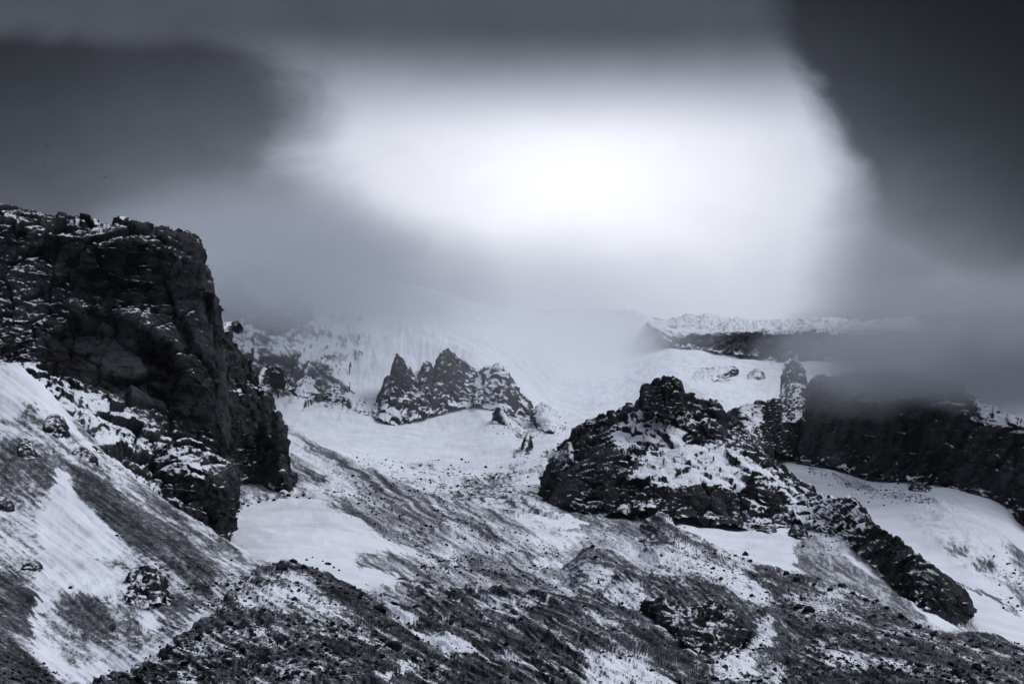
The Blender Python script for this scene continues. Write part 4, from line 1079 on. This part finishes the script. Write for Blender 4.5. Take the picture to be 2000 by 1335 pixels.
# on the talus slope
outcrop('dark rock outcrop at the head of the talus slope, just under the snowy crest', [(82, 838), (92, 815), (104, 808), (120, 812), (130, 828), (137, 848)], [(82, 842), (110, 852), (137, 854)], 13.1, depth=0.6, cover=0.2)
outcrop('squat black rock left of the outcrop at the head of the talus', [(33, 884), (40, 864), (50, 857), (62, 866), (71, 886)], [(33, 890), (52, 896), (71, 892)], 13.9, depth=0.6, cover=0.2)
outcrop('dark rounded outcrop with a snowy top on the talus crest line', [(176, 868), (186, 850), (205, 848), (225, 853), (240, 862), (245, 880)], [(176, 876), (210, 890), (235, 896), (245, 888)], 14.5, masks=[([(185, 845), (240, 850), (230, 866), (190, 864)], 0.5, 4)])
outcrop('small dark ledge of rock below the talus crest', [(140, 880), (152, 872), (170, 878), (185, 890), (192, 902)], [(140, 886), (165, 896), (192, 908)], 15.2, depth=0.6, cover=0.2)
outcrop('broken dark outcrop low on the talus slope beside the scree chute', [(246, 1165), (255, 1125), (270, 1110), (292, 1108), (310, 1118), (322, 1150), (330, 1175)], [(246, 1172), (270, 1192), (300, 1188), (330, 1182)], 16.3, cover=0.26, depth=0.15, amp=0.3)
outcrop('low dark rock lying in the snow left of the talus chute', [(42, 1108), (55, 1094), (72, 1095), (84, 1108)], [(42, 1112), (62, 1116), (84, 1112)], 17.4)
outcrop('thin dark rock at the left picture edge above the snowy talus', [(-20, 985), (0, 974), (14, 972), (26, 982), (30, 992)], [(-20, 992), (10, 996), (30, 996)], 18.9)
# on the dark hump
outcrop('rugged dark outcrop on the near face of the dark moraine hump', [(1256, 1182), (1268, 1172), (1300, 1182), (1330, 1192), (1362, 1186), (1385, 1182), (1396, 1174), (1412, 1190), (1440, 1206), (1460, 1226), (1468, 1240)], [(1256, 1186), (1280, 1216), (1310, 1242), (1350, 1258), (1366, 1284), (1378, 1290), (1400, 1286), (1440, 1272), (1460, 1257), (1468, 1246)], 19.5, cover=0.16, s=9, amp=0.22)
# under the knoll
outcrop('black rock block at the foot of the knoll in the snow hollow', [(1538, 1044), (1545, 1030), (1558, 1024), (1572, 1032), (1578, 1044)], [(1538, 1048), (1560, 1052), (1578, 1048)], 20.1)
outcrop('low black rock sunk in the snow under the knoll', [(1476, 1034), (1486, 1024), (1505, 1024), (1518, 1036)], [(1476, 1038), (1498, 1042), (1518, 1039)], 20.8)
outcrop('small pale-dusted rock shoulder left of the knoll above the valley', [(1068, 910), (1078, 892), (1098, 876), (1112, 862), (1120, 872)], [(1068, 918), (1090, 920), (1120, 900)], 21.4, mat=M_FAR, cover=0.3)
outcrop('shark-fin rock standing in the snow below the right-hand crag', [(1004, 888), (1018, 872), (1028, 848), (1036, 850), (1040, 868)], [(1004, 892), (1022, 890), (1040, 874)], 22.2, mat=M_FAR, cover=0.25)
# on the back wall
FO = dict(mat=M_FAR, ledge=1.2, q=0.8, amp=0.26, depth=0.3)
outcrop('dark slab of rock on the back wall under the fog', [(498, 634), (508, 612), (525, 604), (545, 608), (556, 618), (562, 630)], [(498, 640), (520, 644), (545, 638), (562, 634)], 23.8, cover=0.02, **FO)
outcrop('long low dark outcrop with a snow cap on the back wall', [(514, 650), (530, 640), (550, 632), (572, 628), (595, 630), (612, 642), (620, 652)], [(514, 654), (550, 655), (590, 654), (620, 656)], 24.6, cover=0.04, **FO)
outcrop('faint upper outcrop on the back wall at the fog edge', [(564, 622), (578, 608), (596, 604), (612, 618)], [(564, 626), (590, 626), (612, 622)], 25.3, cover=0.06, **FO)
outcrop('small dark outcrop on the back wall beside the left cliff', [(432, 640), (442, 630), (460, 628), (476, 640)], [(432, 646), (455, 648), (476, 646)], 26.0, cover=0.28, **FO)
outcrop('grey outcrop with a blunt foot in the lower band of the back wall', [(504, 745), (512, 725), (530, 716), (548, 722), (558, 740)], [(504, 750), (530, 754), (558, 752)], 26.7, cover=0.42, **FO)
outcrop('small grey knob in the lower band of the back wall', [(558, 758), (562, 742), (570, 738), (577, 752)], [(558, 762), (568, 763), (577, 760)], 27.3, cover=0.35, **FO)
outcrop('rounded grey outcrop in the lower band of the back wall, snow above it', [(578, 765), (586, 742), (600, 736), (612, 748), (621, 768)], [(578, 770), (600, 778), (621, 773)], 28.1, cover=0.42, **FO)
outcrop('isolated dark rock, last of the lower band before the big snow slope', [(630, 772), (640, 762), (652, 755), (666, 764), (681, 780)], [(630, 777), (655, 789), (681, 786)], 28.9, cover=0.28, **FO)
outcrop('low dark rocks at the left foot of the pinnacled crag', [(692, 800), (704, 784), (720, 778), (738, 790)], [(692, 806), (715, 812), (738, 808)], 29.6, cover=0.42, **FO)
outcrop('pale slabby rock right of the misty crag', [(1036, 815), (1046, 795), (1062, 792), (1085, 806), (1102, 828)], [(1036, 826), (1060, 842), (1085, 846), (1102, 838)], 30.4, cover=0.5, **FO)
outcrop('broken grey rock rib below the misty crag', [(962, 808), (975, 795), (990, 812), (1006, 825), (1022, 840)], [(962, 816), (985, 832), (1005, 850), (1022, 852)], 31.2, cover=0.42, **FO)
outcrop('upper of two dark rocks on the far snow slope above the knoll', [(1352, 738), (1370, 726), (1395, 718), (1430, 714), (1442, 722)], [(1352, 742), (1390, 744), (1420, 736), (1442, 728)], 32.0, cover=0.4, **FO)
outcrop('small dark rock on the far snow slope near the thumb-like spire', [(1462, 732), (1470, 724), (1486, 722), (1494, 734)], [(1462, 740), (1478, 742), (1494, 738)], 32.8, cover=0.25, **FO)
outcrop('thin dark streak of rock on the glacier below the right cliff', [(1774, 952), (1784, 944), (1800, 942), (1812, 950)], [(1774, 956), (1795, 957), (1812, 955)], 33.5, cover=0.1, q=0.8)
# faint hill in the gap
top = [(1080, 645), (1110, 634), (1150, 629), (1185, 636), (1215, 648)]
rock('hill', 'faint rounded hilltop showing through the fog in the middle', 'hill', [wy_(top, 3300), wy_([(a, 680) for a, b in top], 3150), wy_([(a, 760) for a, b in top], 3000)], 1080, 1215, 40, 6, 34.1, q=0.5, cover=0.4, ledge=0.6, mat=M_FAR)

# ----------------------------------------------------------------------------
# boulders and rubble
# ----------------------------------------------------------------------------
import bmesh
rs = random.Random(5)


def boulder_points(seed, sub):
    bm = bmesh.new()
    bmesh.ops.create_icosphere(bm, subdivisions=sub, radius=1.0)
    v = np.array([x.co[:] for x in bm.verts], np.float32)
    f = np.array([[x.index for x in g.verts] for g in bm.faces], np.int32)
    bm.free()
    r = np.random.default_rng(seed)
    for _ in range(9):                                     # flat broken faces
        n = r.normal(size=3); n /= np.linalg.norm(n)
        c = r.uniform(0.55, 0.9)
        d = v @ n - c
        v -= np.where(d > 0, d, 0)[:, None] * n
    v *= np.array([1.0, r.uniform(0.75, 1.0), r.uniform(0.6, 0.9)])
    v += 0.07 * np.stack([fbm(v + 9 * i, 0.6, 2, off=seed) for i in range(3)], -1)
    return v.astype(np.float32), f


def tri_mesh(name, V, Fc, attrs, mat, smooth=False):
    me = bpy.data.meshes.new(name)
    me.vertices.add(len(V)); me.vertices.foreach_set('co', V.reshape(-1).astype(np.float32))
    nf = len(Fc)
    me.loops.add(nf * 3); me.loops.foreach_set('vertex_index', Fc.reshape(-1).astype(np.int32))
    me.polygons.add(nf); me.polygons.foreach_set('loop_start', np.arange(0, nf * 3, 3, dtype=np.int32))
    me.polygons.foreach_set('use_smooth', np.full(nf, smooth))
    for an, av in attrs.items():
        a = me.attributes.new(an, 'FLOAT', 'POINT'); a.data.foreach_set('value', av.astype(np.float32))
    me.update()
    me.materials.append(mat)
    return me


BOULDER = []
for i in range(6):
    v, f = boulder_points(100 + i, 3)
    sn = -0.55 + 0.75 * np.clip(v[:, 2], 0, 1) + 0.4 * fbm(v, 0.5, 3, off=i)
    BOULDER.append(tri_mesh('boulder', v, f, {'snow': sn, 'tone': np.clip(0.3 + 0.5 * fbm(v, 0.4, 3, off=i + 4), 0, 1)}, M_ROCK))


def surface_at(px, py):
    """nearest terrain point seen at a photo pixel"""
    best = None
    for nm, (P, a, b, n) in SHEETS.items():
        d = (a - px) ** 2 + (b - py) ** 2
        sel = d < 9
        if sel.any():
            Y = np.where(sel, P[..., 1], 1e9)
            i = np.unravel_index(np.argmin(Y), Y.shape)
            if best is None or Y[i] < best[0]:
                best = (Y[i], P[i])
    return None if best is None else best[1]


def put_boulder(px, py, size_px, label, group):
    p = surface_at(px, py)
    if p is None:
        return
    r = size_px / 2 * p[1] / FPX
    ob = bpy.data.objects.new('boulder', BOULDER[rs.randrange(6)])
    ob.location = (p[0], p[1], p[2] + r * 0.25)
    ob.rotation_euler = (rs.uniform(-.3, .3), rs.uniform(-.3, .3), rs.uniform(0, 6.28))
    ob.scale = (r, r * rs.uniform(.8, 1.1), r * rs.uniform(.75, 1.1))
    ob['label'] = label
    ob['category'] = 'boulder'
    ob['group'] = group
    col.objects.link(ob)


G = 'boulders on the moraines'
for a in [
    (742, 1190, 30, 'largest dark boulder beside the small snow pocket on the near moraine edge'),
    (770, 1266, 40, 'broad black boulder lying low on the bouldery foreground slope'),
    (1556, 1186, 26, 'left of two big black boulders side by side on the right moraine'),
    (1577, 1193, 30, 'right of two big black boulders side by side on the right moraine'),
    (1453, 1083, 17, 'dark boulder where the right moraine crest meets the snow hollow'),
    (1908, 1304, 30, 'low dark boulder near the lower right corner of the view'),
    (1866, 1312, 22, 'smaller dark boulder left of the low one near the lower right corner'),
    (1733, 1240, 18, 'lone dark boulder in the middle of the right moraine slope'),
    (575, 1097, 20, 'dark boulder perched on the crest end of the near moraine'),
    (1156, 1066, 12, 'small dark boulder on the tip of the little moraine hump'),
    (202, 1012, 9, 'small dark boulder at the edge of the snow chute on the talus'),
    (228, 1044, 9, 'small dark boulder lower down the snow chute on the talus'),
    (137, 1147, 11, 'dark boulder alone in the snow above the talus gully'),
    (640, 1100, 14, 'largest of the few dark boulders in the snow basin'),
    (880, 1215, 16, 'dark boulder in the middle of the striped slope, below the snow pocket'),
]:
    put_boulder(*a, G)
ORD = ['first', 'second', 'third', 'fourth', 'fifth', 'sixth', 'seventh', 'eighth', 'ninth', 'tenth', 'eleventh', 'twelfth', 'thirteenth', 'fourteenth', 'fifteenth', 'sixteenth', 'seventeenth']


def boulder_line(spots, lo, hi, where, group, dy=(2, 8), j=4):
    for i, a in enumerate(sorted(spots)):
        put_boulder(a[0] + rs.uniform(-j, j), a[1] + rs.uniform(*dy), rs.uniform(lo, hi), '%s boulder from the left %s' % (ORD[i], where), group)


boulder_line([(1468, 1090), (1500, 1108), (1530, 1118), (1560, 1126), (1592, 1136), (1620, 1146), (1644, 1140), (1668, 1150), (1690, 1164), (1712, 1168), (1728, 1178), (1760, 1200), (1790, 1218), (1826, 1234), (1860, 1240), (1900, 1246), (1950, 1256)], 9, 19, 'in the line along the right moraine crest', 'boulders along the right moraine crest')
boulder_line([(545, 1106), (556, 1102), (590, 1104), (606, 1110), (622, 1117), (648, 1128), (664, 1140), (682, 1150), (700, 1160), (718, 1172), (470, 1146), (500, 1128)], 9, 16, 'in the line along the near moraine crest', 'boulders along the near moraine crest')
boulder_line([(610, 1086), (628, 1094), (652, 1106), (660, 1112), (598, 1092)], 5, 9, 'among the small ones on the snow basin', 'boulders in the snow basin', (0, 0), 0)
boulder_line([(462, 978), (475, 984), (490, 990), (505, 980), (520, 975), (536, 972), (552, 968), (566, 966), (580, 970), (592, 968), (604, 974)], 6, 12, 'in the fallen row below the buttress', 'fallen boulders below the buttress', (-3, 3))

# rubble too small and too many to pick apart
ico_v, ico_f = boulder_points(3, 1)


def rubble(sheet, count, smin, smax, seed, regions=None, label=''):
    P, px, py, n = SHEETS[sheet]
    r = np.random.default_rng(seed)
    Pf, xf, yf, nf = P.reshape(-1, 3), px.reshape(-1), py.reshape(-1), n.reshape(-1, 3)
    w = np.where((xf > -60) & (xf < 2060) & (yf > 600) & (yf < 1350), 1.0, 0.0) * np.clip(0.5 + 1.6 * fbm(Pf, 14, 3, off=seed), 0.03, 3)
    if regions is not None:
        m = np.zeros(len(xf))
        for poly, v in regions:
            m = np.maximum(m, v * polymask(xf, yf, poly, 20))
        w = w * m
    if w.sum() <= 0:
        return
    ids = r.choice(len(w), count, p=w / w.sum())
    size = smin * (1 - r.random(count) * (1 - (smin / smax) ** 1.9)) ** (-1 / 1.9)
    sc = size[:, None] * r.uniform(0.65, 1.2, (count, 3))
    th = r.uniform(0, 6.28, count)
    v = ico_v[None] * sc[:, None, :] * 0.5
    v = v + r.normal(size=v.shape) * (size * 0.05)[:, None, None]
    cs, sn_ = np.cos(th)[:, None], np.sin(th)[:, None]
    v = np.stack([v[..., 0] * cs - v[..., 1] * sn_, v[..., 0] * sn_ + v[..., 1] * cs, v[..., 2]], -1)
    jit = r.normal(size=(count, 3)) * np.array([0.4, 0.8, 0.0])
    V = v + (Pf[ids] + jit + np.array([0, 0, 1.0]) * (size * 0.12)[:, None])[:, None, :]
    nv = len(ico_v)
    Fc = (ico_f[None] + (np.arange(count) * nv)[:, None, None]).reshape(-1, 3)
    rnd = np.repeat(r.random(count), nv)
    sn = -0.75 + 0.5 * np.tile(np.clip(ico_v[:, 2], 0, 1), count) + 0.25 * rnd
    me = tri_mesh('rubble', V.reshape(-1, 3), Fc, {'snow': sn, 'tone': 0.05 + 0.5 * rnd}, M_ROCK)
    ob = bpy.data.objects.new('rubble', me)
    ob['kind'] = 'stuff'
    ob['label'] = label
    ob['category'] = 'rubble'
    col.objects.link(ob)


rubble('bouldery_slope', 5000, 0.28, 2.2, 1, label='dark rubble strewn over the bouldery foreground slope')
rubble('moraine_ridge', 5000, 0.35, 2.6, 2, label='dark rubble strewn over the right moraine ridge')
rubble('striped_moraine', 2500, 0.25, 1.8, 3, label='dark rubble on the striped moraine slope')
rubble('dark_moraine_hump', 2000, 0.3, 1.8, 4, label='dark rubble on the dark moraine hump')
rubble('moraine_hump', 900, 0.3, 1.8, 5, label='dark rubble on the small moraine hump')
rubble('moraine_slope', 2600, 0.35, 2.0, 6, [([(630, 950), (700, 905), (900, 980), (1110, 1090), (1100, 1150), (850, 1130), (760, 1060), (690, 1000)], 1.0)], label='scattered dark stones on the central moraine')
rubble('talus_slope', 1200, 0.3, 1.6, 7, [([(-60, 1230), (100, 1300), (130, 1345), (-60, 1345)], 1.0), ([(300, 1100), (520, 1110), (500, 1200), (400, 1190)], 0.8), ([(60, 850), (260, 900), (200, 940), (60, 920)], 0.15)], label='dark stones on the talus slope')
rubble('snow_slope', 900, 0.6, 2.6, 8, [([(700, 895), (900, 905), (1060, 950), (1060, 1000), (900, 990), (760, 950)], 1.0), ([(960, 790), (1040, 800), (1040, 860), (980, 850)], 0.8), ([(470, 690), (640, 710), (690, 780), (560, 770)], 0.8)], label='dark stones on the valley floor and back wall')
rubble('scree_apron', 900, 0.35, 2.0, 9, [([(1560, 970), (1700, 1000), (1680, 1080), (1560, 1060)], 1.0), ([(1100, 1000), (1320, 1010), (1340, 1080), (1100, 1060)], 0.5)], label='dark stones on the scree under the knoll')
rubble('glacier', 700, 0.5, 2.2, 10, [([(1580, 905), (1720, 950), (1830, 960), (1820, 985), (1700, 970), (1590, 925)], 1.0), ([(1930, 1080), (2060, 1130), (2060, 1220), (1960, 1170)], 1.0)], label='dark stones in the dirty bands of the glacier')

rubble('rock_cliff', 700, 0.5, 3.2, 11, [([(-60, 400), (200, 425), (395, 460), (385, 490), (250, 470), (-60, 450)], 1.0)], label='broken blocks along the rim of the left cliff')

# ----------------------------------------------------------------------------
# birds far up on the left
# ----------------------------------------------------------------------------
M_BIRD = bpy.data.materials.new('bird_feathers')
M_BIRD.use_nodes = True
k = NT(M_BIRD.node_tree)
bs = k.n('ShaderNodeBsdfPrincipled')
k.put(bs.inputs['Base Color'], k.ramp(k.noise(k.n('ShaderNodeTexCoord').outputs['Object'], 12.0), [(0.3, (0.006, 0.006, 0.009)), (0.7, (0.02, 0.02, 0.025))]))
bs.inputs['Roughness'].default_value = 0.7
o = k.n('ShaderNodeOutputMaterial')
k.t.links.new(bs.outputs[0], o.inputs[0])


def bird(px, py, Y, span, flap, bank, yaw, label):
    bm = bmesh.new()
    st = [(-.52, .004, .0), (-.40, .035, -.004), (-.25, .06, -.006), (-.05, .10, -.01), (.12, .105, -.006), (.24, .07, .012), (.32, .062, .026), (.39, .045, .028), (.47, .008, .014)]
    rings = []
    for x, r, z in st:
        rings.append([bm.verts.new((r * math.cos(t) * 0.9, x, z + r * math.sin(t) * 0.85)) for t in [i * math.pi / 4 for i in range(8)]])
    for a, b in zip(rings, rings[1:]):
        for i in range(8):
            bm.faces.new((a[i], a[(i + 1) % 8], b[(i + 1) % 8], b[i]))
    bm.faces.new(rings[0][::-1]); bm.faces.new(rings[-1])
    for sgn in (-1, 1):                                              # wings with an elbow and a wrist
        prof = [(0.05, .16, -.14, 0), (.35, .20, -.12, .5), (.62, .18, -.10, .75), (.85, .08, -.12, .7), (1.0, -.06, -.10, .55)]
        up, lo = [], []
        for d, f, b_, h in prof:
            z = h * flap * 0.5
            up.append([bm.verts.new((sgn * d, f, z + .012)), bm.verts.new((sgn * d, b_, z + .006))])
            lo.append([bm.verts.new((sgn * d, f, z - .012)), bm.verts.new((sgn * d, b_, z - .002))])
        for i in range(len(prof) - 1):
            bm.faces.new((up[i][0], up[i + 1][0], up[i + 1][1], up[i][1]))
            bm.faces.new((lo[i][0], lo[i][1], lo[i + 1][1], lo[i + 1][0]))
            bm.faces.new((up[i][0], lo[i][0], lo[i + 1][0], up[i + 1][0]))
            bm.faces.new((up[i][1], up[i + 1][1], lo[i + 1][1], lo[i][1]))
        bm.faces.new((up[-1][0], lo[-1][0], lo[-1][1], up[-1][1]))
    t = [bm.verts.new(c) for c in ((-.04, -.40, 0), (.04, -.40, 0), (.11, -.66, -.01), (0, -.70, -.01), (-.11, -.66, -.01))]
    bm.faces.new(t)
    bmesh.ops.recalc_face_normals(bm, faces=bm.faces)
    me = bpy.data.meshes.new('bird')
    bm.to_mesh(me); bm.free()
    me.materials.append(M_BIRD)
    ob = bpy.data.objects.new('bird', me)
    p = unproj(px, py, Y)
    ob.location = p
    ob.scale = (span / 2,) * 3
    ob.rotation_euler = (0, bank, yaw)
    ob['label'] = label
    ob['category'] = 'bird'
    ob['group'] = 'birds in the sky at left'
    col.objects.link(ob)


bird(92, 286, 560, 1.15, 0.5, 0.45, 2.4, 'highest dark bird gliding against the cloud at far left')
bird(87, 326, 640, 1.05, 0.7, 0.3, 2.0, 'fainter dark bird below the highest one at far left')
bird(198, 350, 520, 1.0, 0.9, -0.5, 2.7, 'lower left bird of the close pair above the left cliff')
bird(206, 347, 520, 1.0, 0.8, 0.5, 2.2, 'upper right bird of the close pair above the left cliff')

HAZE = 5e-6
FOG = [
    (('grey fog bank hiding the top of the back wall beside the left cliff', (60, 735), (1060, 400), 1450, 2250, 0.011, 0.8, 1.7), dict(colr=(0.68, 0.71, 0.77), soft_bottom=0.8, nscale=4.0)),  # grey scattering colour stands in for the shade of thick cloud
    (('bright fog filling the gap between the crags and the mesa', (700, 795), (1440, 500), 1700, 2900, 0.0046, 0.9, 4.1), dict(colr=(0.95, 0.965, 1.0), soft_bottom=0.8, nscale=4.0)),
    (('fog bank draped over the top of the right cliff', (1400, 830), (2500, 570), 1200, 1720, 0.028, 1.5, 6.3), dict(colr=(0.56, 0.58, 0.63), soft_bottom=0.8, nscale=4.0)),  # shade of the bank painted in by a darkened fog colour
    (('fog behind the mesa on the right skyline', (1400, 740), (2500, 590), 2450, 4000, 0.004, 1.0, 8.8), dict(colr=(0.5, 0.53, 0.58), soft_bottom=0.8, nscale=5.0)),  # darkened colour paints shade into this bank, whose top came out too bright
    (('thin mist hanging in the snow bowl round the far crags', (300, 960), (1500, 500), 1450, 2300, 0.00055, 0.6, 2.8), dict(colr=(0.93, 0.95, 1.0))),
    (('thin mist in front of the thumb-like spire and the right cliff', (1280, 950), (2300, 620), 1300, 2050, 0.0006, 0.8, 3.6), dict(colr=(0.93, 0.95, 1.0), nscale=4.0)),
]

# ----------------------------------------------------------------------------
# air: thin even haze, and the fog banks lying on the mountain
# ----------------------------------------------------------------------------
def box_mesh(name, lo, hi):
    x0, y0, z0 = lo; x1, y1, z1 = hi
    v = [(x0, y0, z0), (x1, y0, z0), (x1, y1, z0), (x0, y1, z0), (x0, y0, z1), (x1, y0, z1), (x1, y1, z1), (x0, y1, z1)]
    f = [(0, 3, 2, 1), (4, 5, 6, 7), (0, 1, 5, 4), (1, 2, 6, 5), (2, 3, 7, 6), (3, 0, 4, 7)]
    me = bpy.data.meshes.new(name)
    me.from_pydata(v, [], f)
    ob = bpy.data.objects.new(name, me)
    col.objects.link(ob)
    return ob


hz = box_mesh('haze', (-9500, -6500, -120), (9500, 9500, 640))
hm = bpy.data.materials.new('haze_air')
hm.use_nodes = True
k = NT(hm.node_tree)
pv = k.n('ShaderNodeVolumePrincipled')
pv.inputs['Color'].default_value = (0.86, 0.92, 1.0, 1)
pv.inputs['Density'].default_value = HAZE
pv.inputs['Anisotropy'].default_value = 0.3
o = k.n('ShaderNodeOutputMaterial')
k.t.links.new(pv.outputs[0], o.inputs['Volume'])
hz.data.materials.append(hm)
hz['kind'] = 'stuff'


def fog_bank(label, pts_lo, pts_hi, Y0, Y1, dens, wisp, seed, soft_bottom=0.55, g=0.35, colr=(0.93, 0.955, 1.0), nscale=3.0):
    """a bank of cloud: an ellipsoid between two photo corners and two distances, its density fading outwards and torn by noise"""
    Ym = (Y0 + Y1) / 2
    a = unproj(pts_lo[0], pts_lo[1], Ym); b = unproj(pts_hi[0], pts_hi[1], Ym)
    c = (a + b) / 2
    r = np.abs(b - a) / 2
    r[1] = (Y1 - Y0) / 2
    import bmesh
    bm = bmesh.new()
    bmesh.ops.create_icosphere(bm, subdivisions=3, radius=1.0)
    me = bpy.data.meshes.new('fog_bank')
    bm.to_mesh(me); bm.free()
    ob = bpy.data.objects.new('fog_bank', me)
    ob.location = c; ob.scale = r
    col.objects.link(ob)
    mt = bpy.data.materials.new('fog')
    mt.use_nodes = True
    k = NT(mt.node_tree)
    co = k.n('ShaderNodeTexCoord').outputs['Object']
    ln = k.n('ShaderNodeVectorMath', operation='LENGTH')
    k.put(ln.inputs[0], co)
    rr = ln.outputs['Value']
    mp = k.n('ShaderNodeVectorMath', operation='MULTIPLY_ADD')
    k.put(mp.inputs[0], co); mp.inputs[1].default_value = tuple(r / max(r) * nscale); mp.inputs[2].default_value = (seed, seed * 2, seed * 3)
    nz = k.noise(mp.outputs[0], 1.0, 4, 0.55, 0.4)
    e = k.m('ADD', rr, k.m('MULTIPLY', k.m('SUBTRACT', nz, 0.5), wisp))
    d = k.ss(e, 0.97, 1 - soft_bottom, 0.0, 1.0)
    d = k.m('MULTIPLY', d, k.ss(rr, 1.0, 0.85))
    d = k.m('MULTIPLY', d, dens)
    pv = k.n('ShaderNodeVolumePrincipled')
    pv.inputs['Color'].default_value = (*colr, 1)
    k.put(pv.inputs['Density'], d)
    pv.inputs['Anisotropy'].default_value = g
    o = k.n('ShaderNodeOutputMaterial')
    k.t.links.new(pv.outputs[0], o.inputs['Volume'])
    me.materials.append(mt)
    ob['kind'] = 'stuff'
    ob['label'] = label
    ob['category'] = 'fog'
    return ob


for args in FOG:
    fog_bank(*args[0], **args[1])
